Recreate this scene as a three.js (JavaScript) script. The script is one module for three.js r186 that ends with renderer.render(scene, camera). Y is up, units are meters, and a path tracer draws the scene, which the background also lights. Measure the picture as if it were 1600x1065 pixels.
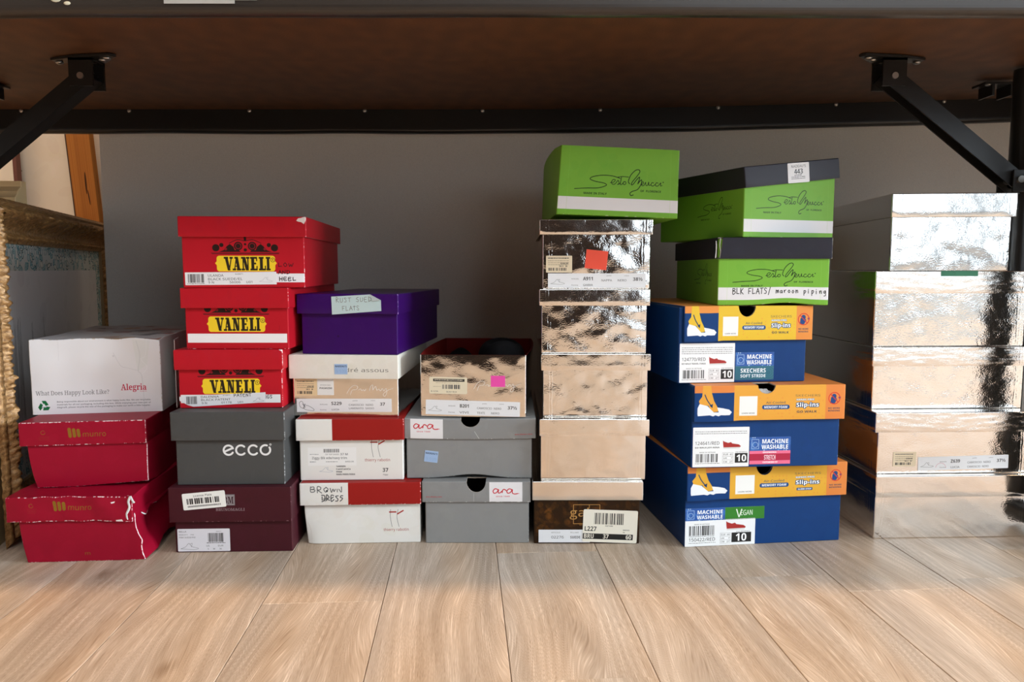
import * as THREE from 'three';
import { createNoise2D, createNoise3D } from 'simplex-noise';
import { mergeGeometries } from 'three/addons/utils/BufferGeometryUtils.js';
import { RoundedBoxGeometry } from 'three/addons/geometries/RoundedBoxGeometry.js';
import { RectAreaLightUniformsLib } from 'three/addons/lights/RectAreaLightUniformsLib.js';
import { Brush, Evaluator, SUBTRACTION } from 'three-bvh-csg';

// ---------------------------------------------------------------- camera, sky, exposure
const scene = new THREE.Scene();
const camera = new THREE.PerspectiveCamera(48.57, 1600 / 1065, 0.05, 60);
camera.position.set(0, 0.4155, 0);
camera.rotation.set(-Math.atan(112 / 1180), 0, 0);
scene.background = new THREE.Color(0.78, 0.89, 1.0);
const renderer = new THREE.WebGLRenderer({ antialias: true });
renderer.toneMapping = THREE.LinearToneMapping;
renderer.toneMappingExposure = 1.08;
renderer.shadowMap.enabled = true;
RectAreaLightUniformsLib.init();

// daylight from two windows out of view, lighting foil, box fronts and right-facing sides
const DOOR = { x0: 0.7, x1: 5.2, y0: 0.28, y1: 2.45, z: 2.6 }, SIDE = { z0: -0.9, z1: 1.5, y0: 0.8, y1: 2.5, x: 6.5 };
const skyTint = new THREE.Color(0.78, 0.9, 1.0);
const day = new THREE.RectAreaLight(skyTint, 0.85, DOOR.x1 - DOOR.x0, DOOR.y1 - DOOR.y0);
day.position.set((DOOR.x0 + DOOR.x1) / 2, (DOOR.y0 + DOOR.y1) / 2, DOOR.z + 0.06);
day.lookAt(day.position.x, day.position.y, 0);
const day2 = new THREE.RectAreaLight(skyTint, 46, SIDE.z1 - SIDE.z0, SIDE.y1 - SIDE.y0);
day2.position.set(SIDE.x + 0.06, (SIDE.y0 + SIDE.y1) / 2, (SIDE.z0 + SIDE.z1) / 2);
day2.lookAt(0, day2.position.y, day2.position.z);
scene.add(day, day2);
const LAMP = { z: -0.53, y: 2.64, xs: [-2.1, -0.75, 1.2, 2.6], w: 1.1, d: 0.14, color: new THREE.Color(1.0, 0.62, 0.31), power: 33 };  // ceiling lamps out of view, placed to light the floor before the table

// two unseen ceiling panels behind the camera, placed to brighten the box fronts
const UNSEEN_PANEL = { y: 2.64, z: 1.3, xs: [0.2, 1.7], w: 1.2, d: 0.6, color: new THREE.Color(0.9, 0.96, 1.0), power: 10 };

// ---------------------------------------------------------------- helpers
function rng(seed) { let s = seed * 7919 + 13; return () => { s = (s + 0x6d2b79f5) | 0; let t = Math.imul(s ^ (s >>> 15), 1 | s); t = (t + Math.imul(t ^ (t >>> 7), 61 | t)) ^ t; return ((t ^ (t >>> 14)) >>> 0) / 4294967296; }; }
const R0 = rng(5), n2 = createNoise2D(rng(1)), n3 = createNoise3D(rng(2));
const deg = (a) => a * Math.PI / 180;
const used = {};
function numbered(n) { used[n] = (used[n] ?? -1) + 1; return used[n] ? n + '_' + String(used[n]).padStart(3, '0') : n; }
function mat(color, roughness = 0.6, extra = {}) { return new THREE.MeshPhysicalMaterial({ color, roughness, ...extra }); }
function lit(m) { m.castShadow = m.receiveShadow = true; return m; }
function part(name, geo, m, parent) { const o = lit(new THREE.Mesh(geo, m)); o.name = name; parent.add(o); return o; }
function thing(name, label, category, pos = [0, 0, 0], yaw = 0, group) {
  const g = new THREE.Group(); g.name = numbered(name); g.position.set(...pos); g.rotation.y = yaw; g.userData = { label, category };
  if (group) g.userData.group = group;
  scene.add(g); return g;
}
function struct(name, geo, m, pos, label) { const o = lit(new THREE.Mesh(geo, m)); o.name = name; if (pos) o.position.set(...pos); o.userData = { kind: 'structure', label, category: name.split('_')[0] }; scene.add(o); return o; }
const box = (w, h, d, x = 0, y = 0, z = 0, r = 0) => { const g = r ? new RoundedBoxGeometry(w, h, d, 2, r) : new THREE.BoxGeometry(w, h, d); g.translate(x, y, z); return g; };

// canvases are drawn in millimetres
const PPM = 4;
function paper(w, h, draw, ppm = PPM) {
  ppm = Math.min(ppm, 1600 / Math.max(w, h));
  const c = document.createElement('canvas'); c.width = Math.round(w * ppm); c.height = Math.round(h * ppm);
  const g = c.getContext('2d'); g.scale(c.width / w, c.height / h); g.lineCap = g.lineJoin = 'round'; draw(g, w, h);
  const t = new THREE.CanvasTexture(c); t.colorSpace = THREE.SRGBColorSpace; t.magFilter = THREE.LinearFilter; return t;
}
function printed(w, h, draw, rough = 0.5, extra = {}) { return mat(0xffffff, rough, { map: paper(w, h, draw), specularIntensity: 0.45, ...extra }); }
const fill = (g, c, x, y, w, h) => { g.fillStyle = c; g.fillRect(x, y, w, h); };
// text with cap height hh; if w is given the line is set to exactly that width
function T(g, s, x, y, hh, { c = '#222', f = 'sans-serif', b = false, w, rot = 0, align = 'left', outline } = {}) {
  g.save(); g.translate(x, y); g.rotate(rot);
  const K = 10; g.scale(1 / K, 1 / K);
  g.font = (b ? 'bold ' : '') + (hh * K / 0.72) + 'px ' + f; g.fillStyle = c; g.textAlign = 'left';
  const m = g.measureText(s).width, sx = w ? w * K / m : 1;
  g.scale(sx, 1); const ox = align === 'center' ? -m / 2 : align === 'right' ? -m : 0;
  if (outline) { g.strokeStyle = outline[0]; g.lineWidth = outline[1] * K * 2; g.strokeText(s, ox, 0); }
  g.fillText(s, ox, 0); g.restore();
}
function curve(g, pts, lw, c) {   // smooth stroke through points
  g.strokeStyle = c; g.lineWidth = lw; g.beginPath(); g.moveTo(...pts[0]);
  for (let i = 0; i < pts.length - 1; i++) {
    const p0 = pts[i - 1] ?? pts[i], p1 = pts[i], p2 = pts[i + 1], p3 = pts[i + 2] ?? p2;
    g.bezierCurveTo(p1[0] + (p2[0] - p0[0]) / 6, p1[1] + (p2[1] - p0[1]) / 6, p2[0] - (p3[0] - p1[0]) / 6, p2[1] - (p3[1] - p1[1]) / 6, ...p2);
  }
  g.stroke();
}
function poly(g, pts, c) { g.fillStyle = c; g.beginPath(); pts.forEach((p, i) => i ? g.lineTo(...p) : g.moveTo(...p)); g.closePath(); g.fill(); }
function disc(g, x, y, r, c) { g.fillStyle = c; g.beginPath(); g.arc(x, y, r, 0, 7); g.fill(); }
function bars(g, x, y, w, h, seed, c = '#1b1b1b', n = 34) { const r = rng(seed); let p = 0; const ws = []; for (let i = 0; i < n; i++) ws.push(0.6 + (r() * 3 | 0) * 0.7); const tot = ws.reduce((a, b) => a + b); ws.forEach((v, i) => { const q = v / tot * w; if (i % 2 === 0) fill(g, c, x + p, y, q, h); p += q; }); }
function tiny(g, x, y, w, lines, gap, seed, c = '#555', hh = 0.8) { // rows of print too small to read
  const r = rng(seed); for (let k = 0; k < lines; k++) { let p = 0; while (p < w) { const l = 1 + r() * 3; fill(g, c, x + p, y + k * gap, Math.min(l, w - p), hh * (0.7 + 0.3 * r())); p += l + 0.6; } }
}
// worn card: flecks of white along chosen edges of a face
function scuff(g, w, h, edges, amount, seed, c = '#efe6e2') {
  const r = rng(seed);
  const along = { t: (q) => [q * w, 0.3], b: (q) => [q * w, h - 0.3], l: (q) => [0.3, q * h], r: (q) => [w - 0.3, q * h] };
  for (const e of edges) { const n = amount * (e === 't' || e === 'b' ? w : h) / 10;
    for (let i = 0; i < n; i++) { const q = r(), [x, y] = along[e](q), l = 0.5 + r() * r() * 6, t = 0.3 + r() * 0.7; g.globalAlpha = 0.5 + r() * 0.5; g.fillStyle = c;
      g.beginPath(); if (e === 't' || e === 'b') g.ellipse(x, y, l / 2, t, 0, 0, 7); else g.ellipse(x, y, t, l / 2, 0, 0, 7); g.fill(); } }
  for (const [x, y] of [[0, 0], [w, 0], [0, h], [w, h]]) if (r() < amount * 0.8) disc(g, x, y, 0.8 + r() * 1.3, c);
  g.globalAlpha = 1;
}
function mottle(g, w, h, colors, n, size, seed, alpha = 0.05) { const r = rng(seed); for (let i = 0; i < n; i++) { g.globalAlpha = alpha * (0.4 + r()); g.fillStyle = colors[r() * colors.length | 0]; g.beginPath(); g.ellipse(r() * w, r() * h, size * (0.3 + r()), size * (0.2 + r() * 0.7), r() * 3, 0, 7); g.fill(); } g.globalAlpha = 1; }

// handwriting: single-stroke letters in a 0..1 box, y down
const HAND = {
  A: [[0, 1, .45, 0, .9, 1], [.15, .6, .75, .6]], B: [[.1, 0, .1, 1, .7, .9, .75, .6, .15, .5, .65, .3, .6, .02, .1, 0]], D: [[.1, .05, .12, 1], [0, .02, .7, .15, .8, .6, .5, .95, .05, 1]], E: [[.7, 0, .1, .05, .1, 1, .75, .95], [.1, .5, .6, .48]],
  F: [[.8, 0, .1, .06, .1, 1], [.1, .5, .6, .48]], H: [[.1, 0, .1, 1], [.75, 0, .72, 1], [.1, .5, .75, .48]], I: [[.3, 0, .3, 1]], K: [[.1, 0, .1, 1], [.75, 0, .15, .55, .8, 1]], L: [[.1, 0, .1, 1, .75, .95]],
  G: [[.75, .1, .3, 0, .05, .5, .3, 1, .7, .85, .7, .55, .45, .55]], N: [[.05, 1, .1, 0, .7, 1, .75, 0]], O: [[.4, 0, .05, .45, .35, 1, .75, .55, .4, 0]], P: [[.1, 0, .1, 1], [.1, 0, .7, .15, .6, .5, .1, .55]], R: [[.1, 1, .12, 0, .65, .12, .55, .45, .15, .52, .8, 1]],
  S: [[.7, .1, .3, 0, .1, .25, .6, .6, .5, .95, .05, .92]], T: [[.4, .02, .4, 1], [0, .05, .85, 0]], U: [[.08, 0, .1, .8, .4, 1, .7, .8, .72, 0]], W: [[0, .1, .2, 1, .45, .4, .65, 1, .95, .05]], '/': [[.6, -.2, .1, 1.3]],
  m: [[0, 1, .05, .45, .1, .6, .3, .45, .38, 1, .45, .6, .65, .45, .75, 1]], a: [[.6, .5, .2, .5, .1, .85, .35, 1, .6, .7, .6, .5, .7, 1]], r: [[.1, .45, .15, 1, .2, .6, .55, .45]], o: [[.35, .45, .1, .75, .35, 1, .6, .7, .35, .45]], n: [[.05, .45, .1, 1, .2, .6, .5, .5, .6, 1]],
  p: [[.1, .45, .1, 1.45], [.1, .6, .4, .45, .6, .7, .3, .98, .1, .9]], i: [[.2, .5, .22, 1], [.2, .22, .22, .25]], g: [[.6, .5, .2, .5, .1, .8, .35, .95, .6, .6, .6, 1.3, .2, 1.45]],
};
function hand(g, s, x, y, hh, w, lw, c, jitter = 0.1, seed = 1) {
  const r = rng(seed), step = w / s.length;
  [...s].forEach((ch, i) => { for (const st of HAND[ch] ?? []) { const pts = []; for (let k = 0; k < st.length; k += 2) pts.push([x + i * step + st[k] * step * 0.9, y + st[k + 1] * hh + (r() - 0.5) * jitter * hh]); if (pts.length > 3) curve(g, pts, lw, c); else { g.strokeStyle = c; g.lineWidth = lw; g.beginPath(); pts.forEach((p, k) => k ? g.lineTo(...p) : g.moveTo(...p)); g.stroke(); } } });
}

// one sheet holds every sticker, packed in rows
const SHEET = { px: 2048, k: 5.5, x: 0, y: 0, row: 0 };
const sheetCanvas = document.createElement('canvas'); sheetCanvas.width = sheetCanvas.height = SHEET.px;
const sheetCtx = sheetCanvas.getContext('2d'); sheetCtx.lineCap = sheetCtx.lineJoin = 'round'; fill(sheetCtx, '#ffffff', 0, 0, SHEET.px, SHEET.px);
const sheetTex = new THREE.CanvasTexture(sheetCanvas); sheetTex.colorSpace = THREE.SRGBColorSpace; sheetTex.magFilter = THREE.LinearFilter;
const stickerMat = mat(0xffffff, 0.45, { map: sheetTex });
// a paper sticker: sizes and place in mm on the front of its box (x from the middle, y up from the base of its parent)
function sticker(parent, name, w, h, x, y, z, draw, { rot = 0, r = 1.2, label, shape } = {}) {
  const k = SHEET.k, W = Math.ceil(w * k) + 4, H = Math.ceil(h * k) + 4;
  if (SHEET.x + W > SHEET.px) { SHEET.x = 0; SHEET.y += SHEET.row; SHEET.row = 0; }
  if (SHEET.y + H > SHEET.px) console.log('STICKER SHEET FULL', name);
  const ox = SHEET.x + 2, oy = SHEET.y + 2; SHEET.x += W; SHEET.row = Math.max(SHEET.row, H);
  sheetCtx.save(); sheetCtx.beginPath(); sheetCtx.rect(ox - 2, oy - 2, W, H); sheetCtx.clip(); sheetCtx.translate(ox, oy); sheetCtx.scale(k, k); draw(sheetCtx, w, h); sheetCtx.restore();
  const s = new THREE.Shape(), a = w / 2, b = h / 2;
  if (shape) shape.forEach(([px, py], i) => i ? s.lineTo(px - a, b - py) : s.moveTo(px - a, b - py));
  else { r = Math.min(r, a, b); s.moveTo(-a + r, -b); s.lineTo(a - r, -b); s.quadraticCurveTo(a, -b, a, -b + r); s.lineTo(a, b - r); s.quadraticCurveTo(a, b, a - r, b); s.lineTo(-a + r, b); s.quadraticCurveTo(-a, b, -a, b - r); s.lineTo(-a, -b + r); s.quadraticCurveTo(-a, -b, -a + r, -b); }
  const g = new THREE.ExtrudeGeometry(s, { depth: 0.25, bevelEnabled: false, curveSegments: 3 });
  const p = g.attributes.position, uv = g.attributes.uv;
  for (let i = 0; i < p.count; i++) uv.setXY(i, (ox + (p.getX(i) + a) * k) / SHEET.px, 1 - (oy + (b - p.getY(i)) * k) / SHEET.px);
  g.scale(0.001, 0.001, 0.001);
  const o = part(name, g, stickerMat, parent); o.position.set(x / 1000, y / 1000, z / 1000); o.rotation.z = rot; if (label) o.userData.label = label; return o;
}

// an open carton shell: rounded upright edges, folded edge at the closed end, real wall thickness
// groups: 0 front 1 right 2 back 3 left 4 closed end 5 inside and rim
function shell(w, h, d, { t = 0.0016, open = 'top', r = 0.0018, nx = 10, ny = 5, nz = 10, warp } = {}) {
  const per = (inset) => {
    const a = w / 2 - inset, b = d / 2 - inset, rr = Math.max(0.0003, r - inset), out = [], seg = 3;
    const side = (x0, z0, x1, z1, n, f) => { for (let i = 0; i < n; i++) out.push([x0 + (x1 - x0) * i / n, z0 + (z1 - z0) * i / n, f]); };
    const corner = (cx, cz, a0, f0, f1) => { for (let i = 0; i < seg; i++) { const q = a0 + (Math.PI / 2) * i / seg; out.push([cx + rr * Math.sin(q), cz + rr * Math.cos(q), i < seg / 2 ? f0 : f1]); } };
    side(-a + rr, b, a - rr, b, nx, 0); corner(a - rr, b - rr, 0, 0, 1); side(a, b - rr, a, -b + rr, nz, 1); corner(a - rr, -b + rr, Math.PI / 2, 1, 2);
    side(a - rr, -b, -a + rr, -b, nx, 2); corner(-a + rr, -b + rr, Math.PI, 2, 3); side(-a, -b + rr, -a, b - rr, nz, 3); corner(-a + rr, b - rr, Math.PI * 1.5, 3, 0);
    return out;
  };
  const P = per(0), N = P.length, buckets = [[], [], [], [], [], []], up = open === 'top';
  const yy = (s) => up ? h - s : s;            // s: distance from the open end
  const rf = Math.min(0.0015, r), rings = [];
  for (let i = 0; i <= ny; i++) rings.push([per(0), yy((h - rf) * i / ny)]);
  for (let i = 1; i <= 3; i++) { const q = Math.PI / 2 * i / 3; rings.push([per(rf * (1 - Math.cos(q))), yy(h - rf + rf * Math.sin(q))]); }
  const W = (p) => warp ? warp(p[0], p[1], p[2]) : p;
  const uvOf = (f, x, y, z) => f === 0 ? [x / w + .5, y / h] : f === 1 ? [.5 - z / d, y / h] : f === 2 ? [.5 - x / w, y / h] : f === 3 ? [z / d + .5, y / h] : [x / w + .5, z / d + .5];
  const tri = (f, A, B, C) => { for (const q of up ? [A, B, C] : [A, C, B]) buckets[f].push([W(q), uvOf(f, ...q)]); };
  const quad = (f, A, B, C, D) => { tri(f, A, B, C); tri(f, A, C, D); };
  const at = (ring, i) => { const p = ring[0][(i + N) % N]; return [p[0], ring[1], p[1]]; };
  for (let k = 0; k < rings.length - 1; k++) for (let i = 0; i < N; i++) quad(P[i][2], at(rings[k + 1], i), at(rings[k + 1], i + 1), at(rings[k], i + 1), at(rings[k], i));
  const cap = (ring, f, flip) => { let prev = ring; for (const q of [.6, .25, 0]) { const nx_ = [ring[0].map((p) => [p[0] * q, p[1] * q]), ring[1]]; for (let i = 0; i < N; i++) { const a = at(prev, i), b = at(prev, i + 1), c = at(nx_, i + 1), e = at(nx_, i); if (q) { flip ? quad(f, a, b, c, e) : quad(f, a, e, c, b); } else flip ? tri(f, a, b, e) : tri(f, a, e, b); } prev = nx_; } };
  cap(rings.at(-1), 4, false);
  const I = per(t), in0 = [I, yy(0)], ins = []; for (let i = 0; i <= ny; i++) ins.push([I, yy((h - t) * i / ny)]);
  for (let i = 0; i < N; i++) quad(5, at(rings[0], i), at(rings[0], i + 1), at(in0, i + 1), at(in0, i));
  for (let k = 0; k < ny; k++) for (let i = 0; i < N; i++) quad(5, at(ins[k], i), at(ins[k], i + 1), at(ins[k + 1], i + 1), at(ins[k + 1], i));
  cap(ins.at(-1), 5, true);
  const flat = buckets.flat(), pos = new Float32Array(flat.length * 3), uv = new Float32Array(flat.length * 2), nor = new Float32Array(flat.length * 3), acc = new Map();
  flat.forEach(([p, u], i) => { pos.set(p, i * 3); uv.set(u, i * 2); });
  const key = (i) => Math.round(pos[i * 3] * 2e5) + ',' + Math.round(pos[i * 3 + 1] * 2e5) + ',' + Math.round(pos[i * 3 + 2] * 2e5);
  const A = new THREE.Vector3(), B = new THREE.Vector3(), C = new THREE.Vector3();
  for (let i = 0; i < flat.length; i += 3) {
    A.fromArray(pos, i * 3); B.fromArray(pos, i * 3 + 3); C.fromArray(pos, i * 3 + 6); B.sub(A); C.sub(A); B.cross(C);
    for (let k = 0; k < 3; k++) { const q = key(i + k); if (!acc.has(q)) acc.set(q, new THREE.Vector3()); acc.get(q).add(B); }
  }
  for (let i = 0; i < flat.length; i++) { const v = A.copy(acc.get(key(i))).normalize(); v.toArray(nor, i * 3); }
  const g = new THREE.BufferGeometry(); g.setAttribute('position', new THREE.BufferAttribute(pos, 3)); g.setAttribute('normal', new THREE.BufferAttribute(nor, 3)); g.setAttribute('uv', new THREE.BufferAttribute(uv, 2));
  let s = 0; buckets.forEach((b, i) => { g.addGroup(s, b.length, i); s += b.length; });
  return g;
}
const csg = new Evaluator(); csg.useGroups = true;
function cut(geo, mats, tool, toolMat) { const a = new Brush(geo, mats), b = new Brush(tool, toolMat); a.updateMatrixWorld(); b.updateMatrixWorld(); const r = csg.evaluate(a, b, SUBTRACTION); return [r.geometry, r.material]; }

const kraft = mat(new THREE.Color(0.42, 0.36, 0.29), 0.85), whiteCard = mat(new THREE.Color(0.72, 0.71, 0.69), 0.7);
// A shoe box: body (open carton) and lid (open carton upside down). Sizes in metres; x and front are the place of the front face's foot.
function shoeBox(o) {
  const d = o.d ?? 0.285, yaw = deg(o.yaw ?? 0);
  const g = thing('shoe_box', o.label, 'shoe box', [o.x - Math.sin(yaw) * d / 2, o.y, -o.D - Math.cos(yaw) * d / 2], yaw, o.group);
  const faces = (front, side, inside, end) => [front ?? side, o.right ?? side, side, o.left ?? side, end ?? side, inside ?? kraft];
  const b = o.body, bh = o.h - (o.lid ? 0.0022 : 0);
  let geo = shell(b.w, bh, d - (o.lid ? 0.006 : 0), { open: 'top', warp: b.warp, nx: b.nx ?? 10, ny: b.ny ?? 5, nz: 8 }), m = faces(b.front, b.side, b.inside);
  if (b.cutter) [geo, m] = cut(geo, m, b.cutter, kraft);
  const body = part('body', geo, m, g); g.userData.body = undefined; delete g.userData.body;
  const dz = d / 2 - (o.lid ? 0.003 : 0);
  let lid;
  if (o.lid) {
    const l = o.lid; geo = shell(l.w, l.h, l.d ?? d, { open: 'bottom', warp: l.warp, nx: l.nx ?? 10, ny: 3, nz: 8 });
    m = [l.front ?? l.side, l.right ?? l.side, l.side, l.left ?? l.side, l.top ?? l.side, l.inside ?? kraft];
    if (l.cutter) [geo, m] = cut(geo, m, l.cutter, kraft);
    lid = part('lid', geo, m, g); lid.position.set(l.dx ?? 0, o.h - l.h + (l.dy ?? 0), l.dz ?? 0); lid.rotation.z = deg(l.roll ?? 0); lid.rotation.x = deg(l.pitch ?? 0);
  }
  return { g, body, lid, fz: dz * 1000, lz: (o.lid?.d ?? d) / 2 * 1000 };
}

// ---------------------------------------------------------------- the room
const ROOM = { x0: -3.1, x1: 6.5, z0: -2.06, z1: DOOR.z, h: 2.7, t: 0.12 };
{
  const wallMat = mat(new THREE.Color(0.38, 0.37, 0.36), 0.9), W = ROOM.x1 - ROOM.x0, L = ROOM.z1 - ROOM.z0, cx = (ROOM.x0 + ROOM.x1) / 2, cz = (ROOM.z0 + ROOM.z1) / 2, t = ROOM.t;
  struct('ceiling', box(W + 2 * t, t, L + 2 * t), mat(new THREE.Color(0.75, 0.73, 0.7), 0.9), [cx, ROOM.h + t / 2, cz], 'plain white ceiling of the room above the table');
  struct('wall_back', box(W, ROOM.h, t), wallMat, [cx, ROOM.h / 2, ROOM.z0 - t / 2], 'off-white wall behind the leaning boards');
  struct('wall_left', box(t, ROOM.h, L), wallMat, [ROOM.x0 - t / 2, ROOM.h / 2, cz], 'off-white wall on the left of the room');
  const xr = ROOM.x1 + t / 2, zm = (SIDE.z0 + SIDE.z1) / 2, zl = SIDE.z1 - SIDE.z0;
  struct('wall_right', mergeGeometries([box(t, ROOM.h, SIDE.z0 - ROOM.z0, xr, ROOM.h / 2, (ROOM.z0 + SIDE.z0) / 2), box(t, ROOM.h, ROOM.z1 - SIDE.z1, xr, ROOM.h / 2, (ROOM.z1 + SIDE.z1) / 2), box(t, SIDE.y0, zl, xr, SIDE.y0 / 2, zm), box(t, ROOM.h - SIDE.y1, zl, xr, (ROOM.h + SIDE.y1) / 2, zm)]), wallMat, null, 'off-white wall with an unseen wide window on the right of the room');
  const z = ROOM.z1 + t / 2 + 0.001;
  struct('wall_rear', mergeGeometries([
    box(DOOR.x0 - ROOM.x0, ROOM.h, t, (ROOM.x0 + DOOR.x0) / 2, ROOM.h / 2, z), box(ROOM.x1 - DOOR.x1, ROOM.h, t, (ROOM.x1 + DOOR.x1) / 2, ROOM.h / 2, z),
    box(DOOR.x1 - DOOR.x0, ROOM.h - DOOR.y1, t, (DOOR.x0 + DOOR.x1) / 2, (ROOM.h + DOOR.y1) / 2, z), box(DOOR.x1 - DOOR.x0, DOOR.y0, t, (DOOR.x0 + DOOR.x1) / 2, DOOR.y0 / 2, z)]), wallMat, null, 'off-white wall with the unseen tall glazed opening');
  const win = new THREE.Group(); win.name = 'window_1'; win.userData = { kind: 'structure', label: 'unseen wide window with dark frames behind the camera, mirrored in the foil boxes', category: 'window' }; scene.add(win);
  const dark = mat(new THREE.Color(0.03, 0.03, 0.035), 0.4), dh = DOOR.y1 - DOOR.y0, n = 3, pw = (DOOR.x1 - DOOR.x0) / n;
  for (let i = 0; i <= n; i++) part('window_frame', box(i === 0 || i === n ? 0.07 : 0.13, dh, 0.06, DOOR.x0 + pw * i, DOOR.y0 + dh / 2, DOOR.z + 0.005), dark, win);
  for (const y of [DOOR.y0 + 0.04, DOOR.y1 - 0.04]) part('window_frame', box(DOOR.x1 - DOOR.x0, 0.08, 0.06, (DOOR.x0 + DOOR.x1) / 2, y, DOOR.z + 0.005), dark, win);
  const glass = mat(0xffffff, 0.02, { transmission: 1, thickness: 0, ior: 1.5 });
  for (let i = 0; i < n; i++) part('pane', box(pw - 0.02, dh, 0.006, DOOR.x0 + pw * (i + .5), DOOR.y0 + dh / 2, DOOR.z + 0.09), glass, win);

  const win2 = new THREE.Group(); win2.name = 'window_2'; win2.userData = { kind: 'structure', label: 'unseen wide window with dark frame in the right hand wall, lighting right-facing box sides', category: 'window' }; scene.add(win2);
  const sh = SIDE.y1 - SIDE.y0; for (let i = 0; i <= 3; i++) part('window_frame', box(0.05, sh, 0.05, SIDE.x + 0.005, SIDE.y0 + sh / 2, SIDE.z0 + zl * i / 3), dark, win2);
  for (const y of [SIDE.y0 + 0.03, SIDE.y1 - 0.03]) part('window_frame', box(0.05, 0.06, zl, SIDE.x + 0.005, y, zm), dark, win2);
  for (let i = 0; i < 3; i++) part('pane', box(0.006, sh, zl / 3 - 0.02, SIDE.x + 0.09, SIDE.y0 + sh / 2, SIDE.z0 + zl * (i + 0.5) / 3), glass, win2);

  // oak-look planks, each a piece of the floor
  const floor = new THREE.Group(); floor.name = 'floor'; floor.userData = { kind: 'structure', label: 'pale limed oak plank floor', category: 'floor' }; scene.add(floor);
  part('subfloor', box(W + 2 * t, 0.1, L + 2 * t, cx, -0.0605, cz), mat(new THREE.Color(0.03, 0.022, 0.016), 0.9), floor);
  const TW = 1024, TH = 2048, data = new Uint8Array(TW * TH * 4), bump = new Uint8Array(TW * TH * 4);
  const fa = createNoise2D(rng(21)), fb = createNoise2D(rng(22)), fc = createNoise2D(rng(23));
  for (let j = 0; j < TH; j++) for (let i = 0; i < TW; i++) {
    const strip = (i / 256) | 0, x = (i / TW) * 0.6, y = (j / TH) * 1.2, q = x - strip * 0.15;         // metres
    const cath = fa(q * 9 + strip * 31, y * 1.1 + strip * 7), along = q + 0.02 * cath + 0.012 * fb(q * 4 + strip * 5, y * 2.2);
    const rings = Math.sin((along * 150 + cath * 3.2) * 2.0), grain = fc(along * 900 + strip * 50, y * 14), fine = fc(along * 2200 + 90, y * 34 + strip * 9), broad = fb(q * 22 + strip * 11, y * 2 + 50);
    const lime = Math.max(0, fa(along * 620 + strip * 17, y * 9 + 30) - 0.3) * 1.5 * (0.6 + 0.4 * rings), pore = Math.max(0, fb(along * 700 + 5 * strip, y * 9 + 80) - 0.55);
    const knot = Math.max(0, 1 - Math.hypot(q - 0.06, (y - 0.55 - strip * 0.12) * 0.5) / 0.012) * (strip % 2);
    let v = 0.02 * rings + 0.03 * grain + 0.025 * fine + 0.05 * broad + 0.15 * lime - 0.24 * pore - 0.14 * knot;
    const warm = 0.02 * fb(q * 12 + 40, y * 1.5 + strip), k = (j * TW + i) * 4;
    data[k] = 255 * Math.min(1, Math.max(0, 0.735 + v + warm)); data[k + 1] = 255 * Math.min(1, Math.max(0, 0.652 + v * 1.05)); data[k + 2] = 255 * Math.min(1, Math.max(0, 0.570 + v * 1.1 - warm)); data[k + 3] = 255;
    const b = 128 + 60 * lime + 20 * fine - 80 * pore; bump[k] = bump[k + 1] = bump[k + 2] = Math.max(0, Math.min(255, b)); bump[k + 3] = 255;
  }
  const mk = (a, srgb) => { const t = new THREE.DataTexture(a, TW, TH); t.wrapS = t.wrapT = THREE.RepeatWrapping; t.magFilter = THREE.LinearFilter; if (srgb) t.colorSpace = THREE.SRGBColorSpace; t.needsUpdate = true; return t; };
  const tex = mk(data, true), btex = mk(bump, false);
  const tones = [[1, 1, 1], [0.95, 0.94, 0.93], [1.03, 1.02, 1.0], [0.97, 0.985, 1.0]].map((c) => mat(new THREE.Color(...c.map((v) => Math.min(1, v * 0.96))), 0.42, { map: tex, bumpMap: btex, bumpScale: 0.0004 }));
  const PWID = 0.15, PLEN = 1.2, ch = 0.0006;
  const plank = (strip, flip, off) => {
    const a = PWID / 2 - 0.00035, b = PLEN / 2 - 0.00035, pos = [], uv = [], top = [[-a + ch, 0, b - ch], [a - ch, 0, b - ch], [a - ch, 0, -b + ch], [-a + ch, 0, -b + ch]], mid = [[-a, -ch, b], [a, -ch, b], [a, -ch, -b], [-a, -ch, -b]], low = mid.map((p) => [p[0], -0.009, p[2]]);
    const q = (A, B, C, D) => { for (const p of [A, B, C, A, C, D]) { pos.push(...p); uv.push((strip + 0.5 + (flip ? -1 : 1) * p[0] / PWID * 0.98) / 4, (p[2] / PLEN + 0.5) * (flip ? -1 : 1) + off); } };
    q(...top); for (let i = 0; i < 4; i++) { const j = (i + 1) % 4; q(mid[i], mid[j], top[j], top[i]); q(low[i], low[j], mid[j], mid[i]); }
    const g = new THREE.BufferGeometry(); g.setAttribute('position', new THREE.Float32BufferAttribute(pos, 3)); g.setAttribute('uv', new THREE.Float32BufferAttribute(uv, 2)); g.computeVertexNormals(); return g;
  };
  const variants = []; for (let s = 0; s < 4; s++) for (const f of [0, 1]) for (const o of [0, 0.37, 0.71]) variants.push(plank(s, f, o));
  const psi = 0.0636, r = rng(77), joints = { '-2': -0.925, 3: -0.915, 0: -1.075, '-3': -0.55, '-1': -0.4, 1: -0.35, 2: -0.62, 4: -0.5, '-4': -0.3, '-5': -0.6 };
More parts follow.
